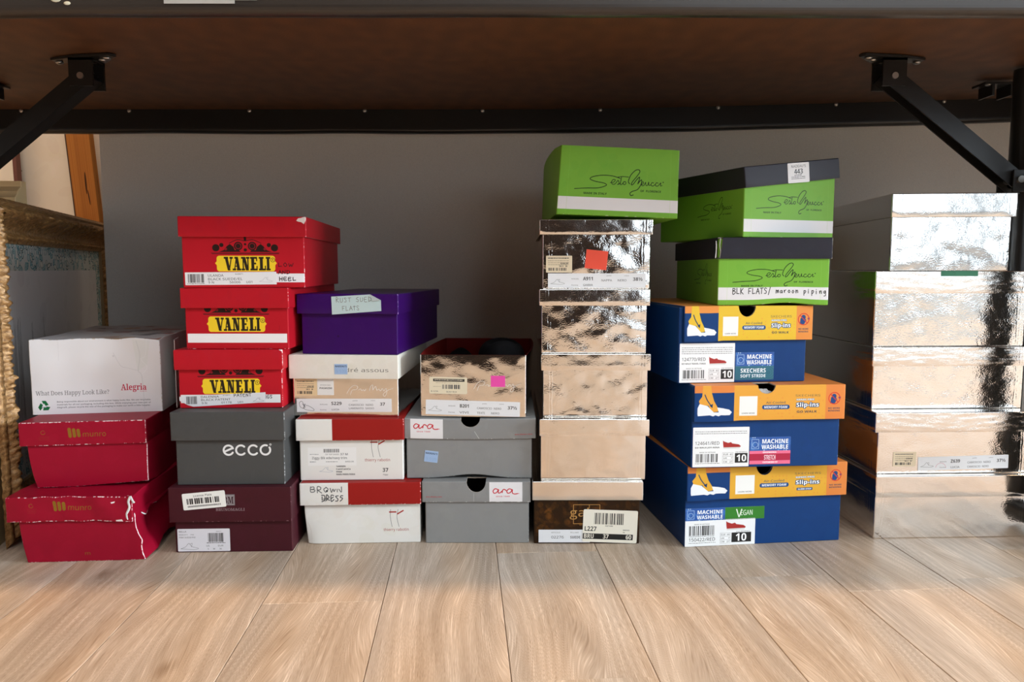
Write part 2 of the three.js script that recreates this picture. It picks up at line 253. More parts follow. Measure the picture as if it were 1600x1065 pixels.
  for (let k = -21; k <= 43; k++) {
    const lx = 0.046 + (k + 0.5) * PWID, j0 = joints[k] ?? -(r() * 1.2);
    for (let m = -2; m <= 3; m++) {
      const lz = j0 + (m + 0.5) * PLEN, X = lx * Math.cos(psi) + lz * Math.sin(psi), Z = -lx * Math.sin(psi) + lz * Math.cos(psi);
      if (Z > ROOM.z1 + 0.5 || Z < ROOM.z0 - 0.5) continue;
      const p = part('plank', variants[r() * variants.length | 0], tones[r() * 4 | 0], floor); p.position.set(X, (r() - 0.5) * 0.0002, Z); p.rotation.y = psi;
    }
  }
}
// ceiling lights out of view: a slim fitting, its glowing diffuser and the light just below it
function ceilingLight(name, label, group, L, x) {
  const g = thing(name, label, 'lamp', [x, L.y, L.z], 0, group);
  part('housing', box(L.w + 0.04, 0.05, L.d + 0.04, 0, 0.035, 0, 0.006), mat(new THREE.Color(0.6, 0.6, 0.6), 0.5), g);
  part('lamp_diffuser', box(L.w, 0.012, L.d, 0, 0.006, 0), mat(0x000000, 0.6, { emissive: L.color, emissiveIntensity: 3 }), g);
  const l = new THREE.RectAreaLight(L.color, L.power, L.w, L.d); l.position.set(x, L.y - 0.004, L.z); l.rotation.x = -Math.PI / 2; scene.add(l);
}
for (const x of LAMP.xs) ceilingLight('unseen_ceiling_lamp', 'unseen slim warm ceiling light above the front of the table, lighting the floor', 'ceiling lights over the table', LAMP, x);
for (const x of UNSEEN_PANEL.xs) ceilingLight('unseen_ceiling_panel', 'unseen ceiling panel light behind the camera, placed to brighten the box fronts', 'unseen ceiling panels behind the camera', UNSEEN_PANEL, x);
// tall dark brown bookcase out of view behind the camera, placed to darken the foil reflections
{
  const g = thing('unseen_bookcase', 'tall dark brown bookcase out of view behind the camera, placed to darken the foil reflections', 'unseen_bookcase', [-0.35, 0, 2.2], 0);
  const wood = mat(new THREE.Color(0.1, 0.045, 0.022), 0.5), dark = mat(new THREE.Color(0.02, 0.014, 0.012), 0.6);
  for (const s of [-1, 1]) part('side_panel', box(0.03, 1.9, 0.36, s * 1.02, 0.95, 0, 0.003), wood, g);
  part('back_panel', box(2.02, 1.86, 0.012, 0, 0.94, 0.17), dark, g);
  for (let i = 0; i < 6; i++) part('shelf', box(2.01, 0.028, 0.34, 0, 0.08 + i * 0.36, 0, 0.002), wood, g);
}

// unseen cupboard beyond the right end of the table, placed to shade the board
{
  const g = thing('unseen_dark_cupboard', 'unseen tall dark cupboard, placed to shade the right end of the grey board', 'cupboard', [1.75, 0, -1.5], 0);
  const wood = mat(new THREE.Color(0.05, 0.035, 0.028), 0.5), brass = mat(new THREE.Color(0.5, 0.4, 0.25), 0.3, { metalness: 1 });
  part('carcass', box(0.8, 1.6, 1.0, 0, 0.8, 0, 0.006), wood, g);
  for (const s of [-1, 1]) { const d = part('cupboard_door', box(0.385, 1.5, 0.02, s * 0.196, 0.8, 0.51, 0.003), wood, g); part('knob', new THREE.SphereGeometry(0.014, 14, 10).translate(s * 0.03, 0.85, 0.532), brass, d); }
}

// ---------------------------------------------------------------- folding table
{
  const z0 = -0.843, z1 = -1.6, cx = -0.037, half = 1.24;
  const g = thing('folding_table', 'long dark folding table with brown underside over the shoe boxes', 'table', [cx, 0, (z0 + z1) / 2]);
  const zc = (z0 + z1) / 2, dz = (z0 - z1) / 2;
  const fibre = (() => { const S = 512, a = new Uint8Array(S * S * 4), n = createNoise2D(rng(31)), m = createNoise2D(rng(32)); for (let j = 0; j < S; j++) for (let i = 0; i < S; i++) { const v = 1 + 0.1 * n(i / 60, j / 90) + 0.07 * m(i / 6, j / 2.5) + 0.06 * n(i / 2, j / 2) - 0.4 * Math.max(0, m(i / 25 + 40, j / 25) - 0.86); const k = (j * S + i) * 4; a[k] = Math.min(255, 98 * v); a[k + 1] = Math.min(255, 64 * v); a[k + 2] = Math.min(255, 39 * v); a[k + 3] = 255; } const t = new THREE.DataTexture(a, S, S); t.wrapS = t.wrapT = THREE.RepeatWrapping; t.repeat.set(6, 2); t.magFilter = THREE.LinearFilter; t.colorSpace = THREE.SRGBColorSpace; t.needsUpdate = true; return t; })();
  const board = mat(0xffffff, 0.55, { map: fibre }), black = mat(new THREE.Color(0.012, 0.0115, 0.011), 0.32), edge = mat(new THREE.Color(0.026, 0.02, 0.016), 0.34, { clearcoat: 0.15, clearcoatRoughness: 0.2 }), steel = mat(new THREE.Color(0.6, 0.58, 0.55), 0.3, { metalness: 1 });
  // the right hand end of the table stands a little higher at the back: bend every piece with it
  const lift = (x, z) => { const q = Math.max(0, (x - 0.0) / 1.05); return 0.024 * q * q / (0.35 + 0.65 * q) * THREE.MathUtils.smoothstep(-z, 0.0, dz); };
  const bent = (geo) => { const p = geo.attributes.position; for (let i = 0; i < p.count; i++) p.setY(i, p.getY(i) + lift(p.getX(i) + cx, p.getZ(i))); geo.computeVertexNormals(); return geo; };
  part('tabletop', bent(new THREE.BoxGeometry(2 * half, 0.022, 2 * dz - 0.03, 40, 1, 8).translate(0, 0.751, 0)), board, g);
  part('table_surface', bent(new THREE.BoxGeometry(2 * half, 0.004, 2 * dz - 0.03, 40, 1, 8).translate(0, 0.764, 0)), mat(new THREE.Color(0.1, 0.07, 0.05), 0.35), g);
  // rolled apron along each long side
  const apron = (zs, low, m, name) => {
    const s = new THREE.Shape(), t = 0.022, r = 0.0095, hi = 0.768; s.moveTo(-t / 2, hi - r); s.lineTo(-t / 2, low + r); s.quadraticCurveTo(-t / 2, low, -t / 2 + r, low); s.lineTo(t / 2 - r, low); s.quadraticCurveTo(t / 2, low, t / 2, low + r); s.lineTo(t / 2, hi - r); s.quadraticCurveTo(t / 2, hi, t / 2 - r, hi); s.lineTo(-t / 2 + r, hi); s.quadraticCurveTo(-t / 2, hi, -t / 2, hi - r);
    const e = new THREE.ExtrudeGeometry(s, { depth: 2 * half, steps: 60, bevelEnabled: false, curveSegments: 6 }); e.rotateY(Math.PI / 2); e.translate(-half, 0, zs); const p = e.attributes.position;
    for (let i = 0; i < p.count; i++) { const x = p.getX(i) + cx; p.setY(i, p.getY(i) + lift(x, p.getZ(i)) + 0.0012 * n2(x * 3.1, zs * 9)); } e.computeVertexNormals(); return part(name, e, m, g);
  };
  const fr = apron(dz - 0.011, 0.689, edge, 'front_apron'); fr.userData.label = 'dark rolled front edge of the table';
  apron(-dz + 0.011, 0.693, black, 'rear_apron');
  for (const s of [-1, 1]) part('end_apron', bent(box(0.02, 0.07, 2 * dz - 0.045, s * (half - 0.011), 0.728, 0)), black, g);
  // screw heads where the rear apron meets the board
  for (const x of [-1.0, -0.78, -0.535, -0.3, -0.06, 0.18, 0.42, 0.66, 0.88]) { const s = new THREE.SphereGeometry(0.0042, 10, 6); s.scale(1, 1, 0.6); part('screw', s, steel, g).position.set(x - cx, 0.737 + lift(x, -dz), -dz + 0.0235); }
  // duct tape on the front edge
  { const t = part('tape', mergeGeometries([box(0.076, 0.05, 0.0006, -0.336 - cx, 0.7245, dz + 0.0008), box(0.03, 0.046, 0.0006, -0.289 - cx, 0.726, dz + 0.0009)]), mat(new THREE.Color(0.5, 0.5, 0.48), 0.4, { metalness: 0.3 }), g); t.userData.label = 'silver duct tape on the front edge'; }
  for (const [x, y, s] of [[-0.49, 0.704, 0.006], [-0.478, 0.7, 0.004], [-0.498, 0.709, 0.004]]) part('paint_chip', new THREE.SphereGeometry(s, 7, 5).scale(1, 0.5, 0.12).translate(x - cx, y, dz + 0.0006), mat(new THREE.Color(0.6, 0.58, 0.45), 0.7), g);
  // braces and legs, mirrored about the middle of the table
  const bz = -1.2 - zc;
  for (const s of [-1, 1]) {
    const plateShape = new THREE.Shape(); plateShape.moveTo(-0.052, 0.012); plateShape.lineTo(0.02, 0.016); plateShape.lineTo(0.056, -0.022); plateShape.lineTo(0.05, -0.03); plateShape.lineTo(-0.01, -0.02); plateShape.lineTo(-0.052, -0.004); plateShape.closePath();
    const pg = new THREE.ExtrudeGeometry(plateShape, { depth: 0.003, bevelEnabled: true, bevelSize: 0.001, bevelThickness: 0.0006, bevelSegments: 1 }); pg.rotateX(-Math.PI / 2); if (s > 0) pg.scale(-1, 1, 1);
    if (s > 0) { const ix = pg.index; const p = pg.attributes.position.array, nn = pg.attributes.normal.array, q = pg.attributes.uv.array; for (let i = 0; i < p.length / 9; i++) for (let c = 0; c < 3; c++) { let v = p[i * 9 + 3 + c]; p[i * 9 + 3 + c] = p[i * 9 + 6 + c]; p[i * 9 + 6 + c] = v; v = nn[i * 9 + 3 + c]; nn[i * 9 + 3 + c] = nn[i * 9 + 6 + c]; nn[i * 9 + 6 + c] = v; } }
    const up = s > 0 ? lift(0.58, bz) : 0, px = s * 0.619, py = 0.7365 + up, plate = part('brace_plate', pg, black, g); plate.position.set(px, py - 0.001, bz);
    for (const [qx, qz] of [[-0.044, -0.004], [0.012, 0], [0.03, 0.009], [0.042, 0.02]]) part('screw', new THREE.SphereGeometry(0.0058, 12, 8).scale(1, 0.5, 1).translate(-s * qx, -0.002, qz), steel, plate);
    part('brace_bracket', mergeGeometries([box(0.036, 0.042, 0.004, 0, -0.018, 0.017), box(0.036, 0.042, 0.004, 0, -0.018, -0.017), box(0.036, 0.004, 0.038, 0, 0.001, 0)]), black, g).position.set(px, py - 0.004, bz);
    const ex = s * 0.838, ey = 0.553, a = new THREE.Vector3(px, py - 0.028, bz), b = new THREE.Vector3(ex - s * 0.02, ey, bz), len = a.distanceTo(b), ang = Math.atan2(b.y - a.y, b.x - a.x);
    const bar = part('brace', mergeGeometries([box(len + 0.02, 0.026, 0.003, 0, 0, 0.0125), box(len + 0.02, 0.026, 0.003, 0, 0, -0.0125), box(len + 0.02, 0.003, 0.024, 0, 0.0115, 0)]), black, g); bar.position.copy(a).add(b).multiplyScalar(0.5); bar.rotation.z = ang;
    part('bolt', new THREE.CylinderGeometry(0.005, 0.005, 0.042, 12).rotateX(Math.PI / 2).translate(px, py - 0.028, bz), steel, g);
    part('bolt', new THREE.CylinderGeometry(0.0055, 0.0055, 0.05, 12).rotateX(Math.PI / 2).translate(b.x, b.y, bz), steel, g);
    for (const q of [-0.019, 0.019]) part('clamp', box(0.036, 0.034, 0.004, 0, 0, q, 0.001), black, g).position.set(b.x + s * 0.008, b.y - 0.002, bz);
    const lx = s * 0.867, tube = (r, pts) => new THREE.TubeGeometry(new THREE.CatmullRomCurve3(pts.map((p) => new THREE.Vector3(...p)), false, 'catmullrom', 0.1), 20, r, 14);
    for (const q of [-0.05, 0.12]) part('leg', tube(0.02, [[lx, 0.735 + up, bz + q], [lx, 0.4, bz + q], [lx, 0.05, bz + q]]), black, g);
    part('crossbar', tube(0.014, [[lx, ey, bz - 0.05], [lx, ey, bz + 0.12]]), black, g);
    part('crossbar', tube(0.012, [[b.x, ey, bz], [lx, ey, bz]]), black, g);
    part('foot', tube(0.018, [[lx, 0.02, bz - 0.16], [lx, 0.035, bz], [lx, 0.024, bz + 0.118]]), black, g);
    part('hinge_bracket', mergeGeometries([box(0.06, 0.004, 0.04, 0, 0, 0), box(0.004, 0.02, 0.04, 0.016, -0.011, 0), box(0.004, 0.02, 0.04, -0.016, -0.011, 0)]), black, g).position.set(s * 0.885, 0.736 + up, bz - 0.16);
    part('screw', new THREE.SphereGeometry(0.005, 10, 6).scale(1, 0.5, 1), steel, g).position.set(s * 0.862, 0.7335 + up, bz - 0.145);
  }
}

// ---------------------------------------------------------------- grey board behind the boxes and the things leaning at the left
{
  const c = thing('panel_board', 'large plain grey board standing behind the shoe boxes', 'board', [0.221, 0, -1.64]);
  const speck = paper(256, 256, (g) => { fill(g, '#dcd8d1', 0, 0, 256, 256); const r = rng(41); for (let i = 0; i < 26000; i++) { const v = 190 + r() * 50 | 0; g.fillStyle = `rgba(${v},${v},${v - 2},0.35)`; g.fillRect(r() * 256, r() * 256, 1, 1); } }, 2); speck.wrapS = speck.wrapT = THREE.RepeatWrapping; speck.repeat.set(8, 4);
  part('board', box(2.19, 1.15, 0.018, 0, 0.575, 0, 0.002), mat(0xffffff, 0.6, { map: speck }), c);
}
{ // ornate gilt frame, seen from the side, with a marbled mat and a drawing
  const W = 0.82, H = 0.523, S = 0.066, turn = deg(106.2), g = thing('picture_frame', 'large ornate gilt picture frame with blue marbled mat at left', 'picture frame', [-0.771 + Math.cos(turn) * 0.41, 0, -1.085 - Math.sin(turn) * 0.41], turn);
  const gold = (() => { const N = 512, a = new Uint8Array(N * N * 4), n = createNoise2D(rng(51)), m = createNoise2D(rng(52)); for (let j = 0; j < N; j++) for (let i = 0; i < N; i++) { const q = n(i / 38, j / 38) * 0.6 + m(i / 11, j / 11) * 0.4, f = m(i / 3, j / 3), k = (j * N + i) * 4, w = Math.max(0, m(i / 8 + 9, j / 8) - 0.55) * 1.6; let c = [150 + 48 * q + 16 * f, 112 + 42 * q + 14 * f, 66 + 32 * q + 12 * f]; c = c.map((v, x) => v + ([214, 190, 170][x] - v) * w); a[k] = c[0]; a[k + 1] = c[1]; a[k + 2] = c[2]; a[k + 3] = 255; } const t = new THREE.DataTexture(a, N, N); t.wrapS = t.wrapT = THREE.RepeatWrapping; t.repeat.set(5, 5); t.magFilter = THREE.LinearFilter; t.colorSpace = THREE.SRGBColorSpace; t.needsUpdate = true; return t; })();
  const gm = mat(0xffffff, 0.42, { map: gold, metalness: 0.3 }), wood = mat(new THREE.Color(0.36, 0.24, 0.12), 0.6);
  const o1 = createNoise2D(rng(55));
  const relief = (u, s) => { // u 0 at the outer edge .. 1 at the sight edge; s metres along
    const lip = u < 0.12 ? 0.012 : 0, swell = 0.026 * Math.exp(-(((u - 0.3) / 0.2) ** 2)), bead = 0.010 * Math.exp(-(((u - 0.86) / 0.07) ** 2)) * (0.7 + 0.3 * Math.sin(s * 330));
    const leaf = Math.abs(Math.sin(s * 60 + u * 6)) * 0.4 + Math.abs(o1(s * 60, u * 5)) * 0.9 + 0.25 * Math.abs(o1(s * 120, u * 9 + 9)), carve = (u > 0.08 && u < 0.72) ? 0.0105 * leaf * Math.sin(Math.PI * (u - 0.08) / 0.64) : 0.001 * o1(s * 80, u * 6);
    return lip + swell + bead + carve + 0.004;
  };
  const rail = (len, seed) => { // lies along x, outer edge up
    const nu = 26, ns = Math.round(len / 0.0025), pos = [], uv = [], idx = [], P = (i, j) => { const u = i / nu, x = (j / ns - 0.5), L = len - 2 * u * S; return [x * L, -u * S, relief(u, x * L + seed)]; };
    for (let i = 0; i <= nu; i++) for (let j = 0; j <= ns; j++) { pos.push(...P(i, j)); uv.push((j / ns) * len * 2 + seed, i / nu * S * 2); }
    const id = (i, j) => i * (ns + 1) + j; for (let i = 0; i < nu; i++) for (let j = 0; j < ns; j++) idx.push(id(i, j), id(i + 1, j), id(i + 1, j + 1), id(i, j), id(i + 1, j + 1), id(i, j + 1));
    const q = new THREE.BufferGeometry(); q.setAttribute('position', new THREE.Float32BufferAttribute(pos, 3)); q.setAttribute('uv', new THREE.Float32BufferAttribute(uv, 2)); q.setIndex(idx); q.computeVertexNormals();
    return q;
  };
  const stock = (len) => { const s = new THREE.Shape(); s.moveTo(-len / 2, 0); s.lineTo(len / 2, 0); s.lineTo(len / 2 - S, -S); s.lineTo(-len / 2 + S, -S); s.closePath(); const e = new THREE.ExtrudeGeometry(s, { depth: 0.026, bevelEnabled: false }); e.translate(0, 0, -0.022); return e; };
  for (const [len, x, y, rot, seed] of [[W, 0, H, 0, 0.1], [W, 0, 0, Math.PI, 1.3], [H, -W / 2, H / 2, Math.PI / 2, 2.2], [H, W / 2, H / 2, -Math.PI / 2, 3.7]]) {
    const r = part('rail', rail(len, seed), gm, g); r.position.set(x, y, 0); r.rotation.z = rot; part('rail_back', stock(len), wood, r);
  }
  const matW = (W - 2 * S + 0.01), matH = (H - 2 * S + 0.01), mw = matW * 1000, mh = matH * 1000;
  const marbled = printed(mw, mh, (c) => {
    fill(c, '#ccd3cf', 0, 0, mw, mh); const r = rng(61);
    for (let i = 0; i < 900; i++) { const side = r() * 4 | 0, q = r() * 52, x = side === 0 ? q : side === 1 ? mw - q : r() * mw, y = side === 2 ? q : side === 3 ? mh - q : r() * mh; c.globalAlpha = 0.9; c.fillStyle = ['#d6d8cf', '#dfe0d6', '#b4c9c9', '#9cbcc0'][r() * 4 | 0]; c.beginPath(); c.ellipse(x, y, 2 + r() * 4, 3 + r() * 6, r() * 3, 0, 7); c.fill(); c.strokeStyle = ['#3b7f8b', '#2a5a64', '#4f95a0', '#1f2c30'][r() * 4 | 0]; c.lineWidth = 0.7 + r() * 1.1; c.stroke(); if (r() < .25) disc(c, x, y, 0.9, '#1d2a2e'); }
    for (let x = 6; x < mw; x += 12) for (const [y0, sgn] of [[8, 1], [mh - 8, -1]]) { curve(c, [[x - 5, y0], [x - 2, y0 + 6 * sgn], [x, y0 + 13 * sgn], [x + 2, y0 + 6 * sgn], [x + 5, y0]], 0.9, '#35606a'); disc(c, x, y0 + 3 * sgn, 1, '#22343a'); }
    for (let y = 6; y < mh; y += 12) for (const [x0, sgn] of [[8, 1], [mw - 8, -1]]) { curve(c, [[x0, y - 5], [x0 + 6 * sgn, y - 2], [x0 + 13 * sgn, y], [x0 + 6 * sgn, y + 2], [x0, y + 5]], 0.9, '#3f7c86'); disc(c, x0 + 3 * sgn, y, 1, '#22343a'); }
    c.globalAlpha = 1;
  }, 0.8);
  part('mat_board', box(matW, matH, 0.003, 0, H / 2, -0.004), marbled, g);
  const iw = matW - 0.098, ih = matH - 0.098;
  part('picture', box(iw, ih, 0.0016, 0, H / 2, -0.0016), printed(iw * 1000, ih * 1000, (c, w, h) => { fill(c, '#dcdee0', 0, 0, w, h); mottle(c, w, h, ['#b4b7bb', '#d6d8da'], 120, 20, 65, 0.12); const r = rng(66); for (const x0 of [20, 45, 62, 70, 130, 200]) for (let i = 0; i < 9; i++) { const x = x0 + (r() - .5) * 12, y = h * 0.25 + r() * 60; c.globalAlpha = 0.35 + r() * 0.4; curve(c, [[x, y], [x + (r() - .5) * 5, y + 40], [x + (r() - .5) * 6, y + 110 + r() * 80]], 0.5 + r() * 0.5, '#4b4d52'); } c.globalAlpha = 1; }, 0.35), g);
  part('backing', box(W - 0.03, H - 0.03, 0.004, 0, H / 2, -0.02), wood, g);
}
{ // pale moulding with a cream picture standing on the top of the gilt frame, near its front
  const g = thing('pale_moulding', 'cream coloured length of picture moulding resting on the gilt frame', 'moulding', [-1.047, 0.525, -1.35]); g.scale.set(1, 1.12, 1);
  const s = new THREE.Shape(); s.moveTo(0, 0); s.lineTo(0.03, 0); s.lineTo(0.03, 0.012); s.quadraticCurveTo(0.024, 0.016, 0.022, 0.022); s.lineTo(0.012, 0.03); s.lineTo(0.012, 0.038); s.lineTo(0, 0.038); s.closePath();
  const e = new THREE.ExtrudeGeometry(s, { depth: 0.2, bevelEnabled: true, bevelSize: 0.001, bevelThickness: 0.001, bevelSegments: 1, steps: 1 }); e.rotateY(Math.PI / 2); e.scale(1, 1, -1); e.rotateY(0); 
  { const ix = e.attributes.position.array; for (let i = 0; i < ix.length / 9; i++) for (let c = 0; c < 3; c++) { const v = ix[i * 9 + 3 + c]; ix[i * 9 + 3 + c] = ix[i * 9 + 6 + c]; ix[i * 9 + 6 + c] = v; } e.computeVertexNormals(); }
  part('rail', e.translate(-0.01, 0, 0), mat(new THREE.Color(0.9, 0.66, 0.34), 0.55), g);  // cream warmed in colour to stand for lamp light missing here
}
{
  const g = thing('cream_canvas', 'bright cream canvas with dark red edge leaning at the far left', 'canvas', [-1.268, 0, -1.95]);
  const c = part('canvas', box(0.5, 1.1, 0.016, -0.25, 0.55, 0, 0.001), mat(new THREE.Color(0.78, 0.7, 0.58), 0.8), g); c.rotation.z = 0.02; c.position.x = 0.02;
  part('edge_strip', box(0.01, 1.1, 0.018, 0.005, 0.55, 0, 0.001), mat(new THREE.Color(0.14, 0.045, 0.03), 0.6), c);
}
{
  const g = thing('beige_board', 'mottled beige board leaning behind the gilt frame', 'board', [-1.36, 0, -1.985]);
  part('board', box(0.62, 1.05, 0.01, 0, 0.525, 0, 0.001), printed(310, 525, (c, w, h) => { fill(c, '#e3d9ca', 0, 0, w, h); mottle(c, w, h, ['#cdbda8', '#ece6dc', '#d6c8b4'], 260, 16, 71, 0.1); const r = rng(72); for (let i = 0; i < 40; i++) disc(c, r() * w, r() * h, 0.4 + r() * 0.9, '#8d8478'); }, 0.8), g).rotation.x = -0.01;
}
{
  const g = thing('wooden_plank', 'narrow orange brown wooden plank leaning beside the grey board', 'plank', [-1.03, 0, -1.935]);
  const w = printed(64, 280, (c, W, H) => { fill(c, '#a8692c', 0, 0, W, H); const r = rng(81); for (let i = 0; i < 90; i++) { const x = r() * W; c.globalAlpha = 0.12 + r() * 0.22; curve(c, [[x, 0], [x + (r() - .5) * 4, H * .3], [x + (r() - .5) * 6, H * .6], [x + (r() - .5) * 4, H]], 0.4 + r(), ['#6d3d14', '#c88a45', '#8a5320'][r() * 3 | 0]); } c.globalAlpha = 1; c.fillStyle = '#3a1e0b'; c.beginPath(); c.ellipse(40, 122, 2.2, 7, 0.1, 0, 7); c.fill(); c.beginPath(); c.ellipse(44, 131, 1.6, 5, -0.3, 0, 7); c.fill(); }, 0.6);
  const p = part('plank', box(0.06, 1.12, 0.022, 0, 0.56, 0, 0.0015), w, g); p.rotation.z = 0.074;
  part('dark_edge', box(0.003, 1.11, 0.0225, -0.0292, 0.56, 0), mat(new THREE.Color(0.05, 0.02, 0.01), 0.8), p);  // darker strip along the left edge of the plank
}

// ---------------------------------------------------------------- materials of the boxes
function foilBump(seed, { fine = 1, wave = 1, ridge = 1, W = 165, H = 95 } = {}) {
  const w = 512, h = 256, a = new Float32Array(w * h * 4), p = createNoise2D(rng(seed)), q = createNoise2D(rng(seed + 1));
  for (let j = 0; j < h; j++) for (let i = 0; i < w; i++) {
    const x = i / w * W, y = j / h * H, patch = 0.35 + 0.65 * Math.max(0, p(x / 38 + 7, y / 30)), wx = x + 3 * q(x / 14, y / 14);
    let v = 0.5 + fine * 0.05 * patch * (p(wx / 3.6, y / 3.4) + 0.45 * q(wx / 1.8, y / 1.8)) + wave * 0.38 * p(x / 46, y / 34 + 3) + wave * 0.06 * q(x / 17, y / 15 + 9);
    for (const e of [9, 13, W - 9, W - 13]) v += ridge * 0.1 * Math.exp(-(((x - e + q(e, y / 30) * 0.8) / 1.1) ** 2)) * (e % 2 > 0.5 ? 1 : 0.6);
    a.fill(v, (j * w + i) * 4, (j * w + i) * 4 + 3); a[(j * w + i) * 4 + 3] = 1;
  }
  const t = new THREE.DataTexture(a, w, h, THREE.RGBAFormat, THREE.FloatType); t.magFilter = THREE.LinearFilter; t.wrapS = t.wrapT = THREE.MirroredRepeatWrapping; t.needsUpdate = true; return t;
}
const foilColor = new THREE.Color(0.9, 0.875, 0.84);
const foil = (seed, opts = {}, scale = 0.0011, rough = 0.1) => mat(foilColor, rough, { metalness: 1, bumpMap: foilBump(seed, opts), bumpScale: scale });
const foilWrinkled = foil(101, { fine: 1.5, wave: 1.2 }), foilWrinkledB = foil(111, { fine: 1.4, wave: 1.3 }), foilMild = foil(121, { fine: 0.7, wave: 0.8 }), foilSmooth = foil(131, { fine: 0.22, wave: 0.35, ridge: 0.5 }), foilWide = foil(141, { fine: 1.7, wave: 0.45, W: 245, H: 100 }), foilWideB = foil(151, { fine: 1.5, wave: 0.5, W: 245, H: 100 }), foilWideSmooth = foil(161, { fine: 0.7, wave: 0.35, W: 245, H: 100 });
const foilSide = mat(foilColor, 0.14, { metalness: 1, bumpMap: foilMild.bumpMap, bumpScale: 0.0007 });
const lidFoilA = foil(171, { fine: 1.2, wave: 0.7, H: 26 }, 0.0008), lidFoilB = foil(181, { fine: 0.9, wave: 0.8, H: 28 }, 0.0008);
const bulge = (w, h, d, a, b = 0) => (x, y, z) => { const u = 1 - (2 * x / w) ** 2, v = 1 - (2 * y / h - 1) ** 2, f = Math.max(0, z / (d / 2)); return [x, y, z + a * u * v * (f > 0.9 ? 1 : 0) + b * (x / w) * v * (f > 0.9 ? 1 : 0)]; };
// flat raised lettering: ribbons along smooth strokes, in mm on the front face
function ribbon(strokes, width, smooth = true) {
  const gs = strokes.map((s) => { const c = new THREE.CatmullRomCurve3(s.map(([x, y]) => new THREE.Vector3(x / 1000, y / 1000, 0))); const t = new THREE.TubeGeometry(c, s.length * 5, width / 2000, 5); return t.scale(1, 1, 0.25); });
  return mergeGeometries(gs);
}
const inkWhite = mat(new THREE.Color(0.75, 0.72, 0.68), 0.6);
const signature = (x0, y0, k) => [[[0, 5], [5, 13], [11, 17], [16, 15], [14, 11], [8, 10], [5, 3]], [[17, 10], [20, 12], [22, 9], [24, 11], [26, 9], [28, 12]], [[33, 9], [35, 16], [38, 18], [38, 10], [42, 16], [44, 10], [47, 12], [49, 9], [52, 13], [54, 9], [57, 13], [58, 6], [55, 1], [53, 4], [60, 10], [68, 13]]].map((s) => s.map(([x, y]) => [x0 + x * k, y0 + y * k]));

const RED = '#bb1424', SESTO = '#7ab53c', NAVY = '#191a26';
const flat = (hex, rough = 0.5) => mat(hex, rough, { specularIntensity: 0.5 });

// ---------------------------------------------------------------- drawings
function slabLogo(g, x, y, k = 1) { // yellow plaque with slab lettering, 87 x 23 mm, scrollwork above
  g.save(); g.translate(x, y); g.scale(k, k);
  const ink = '#2a1712';
  fill(g, '#6b121c', -6, -4.4, 98, 1.2); fill(g, ink, -5, -2.9, 96, 0.5);
  for (const s of [-1, 1]) { g.save(); g.translate(43, 0); g.scale(s, 1);
    poly(g, [[7, -6], [10, -9], [15, -8], [17, -13], [22, -17], [26, -14], [31, -8], [38, -5.4], [7, -5.4]], ink); disc(g, 10, -14, 6.2, ink); disc(g, 10, -14, 4.6, '#8d1a26'); disc(g, 10, -14, 3.4, ink); disc(g, 42, -11.4, 5.2, ink); disc(g, 34, -15.5, 3, ink); disc(g, 28, -9.6, 2, '#8d1a26'); g.restore(); }
  disc(g, 43, -8.4, 2.4, ink); fill(g, ink, 41.3, -28, 3.4, 6); disc(g, 43, -16.6, 1.7, ink); curve(g, [[20, -18], [32, -23], [43, -21.5], [54, -23], [66, -18]], 0.8, ink);
  g.fillStyle = '#f4cf2e'; g.beginPath(); g.roundRect(1.5, 0, 84, 23, 4); g.fill(); poly(g, [[1.6, 8], [-1, 11], [1.6, 14]], '#f4cf2e'); poly(g, [[85.4, 8], [88, 11], [85.4, 14]], '#f4cf2e');
  // slab lettering: heavy stems with flat serifs
  const k2 = '#2b2217', top = 1.8, bot = 21.4, slab = (x, w, y) => fill(g, k2, x, y, w, 2.6), stem = (x0, x1, w0 = 4) => poly(g, [[x0, top], [x0 + w0, top], [x1 + w0, bot], [x1, bot]], k2), thin = (x0, x1) => poly(g, [[x0, top], [x0 + 1.5, top], [x1 + 1.5, bot], [x1, bot]], k2);
  stem(13, 17); thin(22, 18.5); slab(11.8, 6.2, top); slab(20, 4.6, top);
  thin(29, 26); stem(28, 31); fill(g, k2, 27.5, 14.5, 5, 1.6); slab(24, 5, bot - 2.6); slab(30, 6.2, bot - 2.6); slab(27, 4, top);
  fill(g, k2, 38.5, top, 1.7, 19.6); stem(38.5, 43); fill(g, k2, 45.4, top, 1.7, 19.6); slab(36.6, 4.6, top); slab(43.6, 4.8, top); slab(36.8, 5, bot - 2.6);
  fill(g, k2, 51, top, 4.2, 19.6); slab(49.5, 10, top); slab(49.5, 10.4, bot - 2.6); fill(g, k2, 55, 10.2, 3, 2.4); fill(g, k2, 58, 2, 1.5, 6); fill(g, k2, 58.4, 15, 1.5, 6.2);
  fill(g, k2, 63.4, top, 4.2, 19.6); slab(61.9, 7, top); slab(61.9, 10, bot - 2.6); fill(g, k2, 70.4, 14.6, 1.5, 6.6);
  fill(g, k2, 73.4, top, 3.6, 19.6); slab(72, 6.4, top); slab(72.6, 6, bot - 2.6);
  g.strokeStyle = '#2b2217'; g.lineWidth = 0.6; g.beginPath(); g.arc(82, 6.2, 3, 0, 7); g.stroke(); T(g, 'R', 80.6, 7.8, 3.2, { c: '#2b2217' }); g.restore();
}
function shoeLine(g, x, y, w, c = '#666', lw = 0.35) { curve(g, [[x, y], [x + w * .25, y - w * .1], [x + w * .45, y - w * .3], [x + w * .6, y - w * .12], [x + w * .95, y - w * .02], [x + w * .7, y + w * .05], [x, y]], lw, c); curve(g, [[x + w * .5, y - w * .25], [x + w * .62, y - w * .3], [x + w * .58, y - w * .1]], lw, c); }
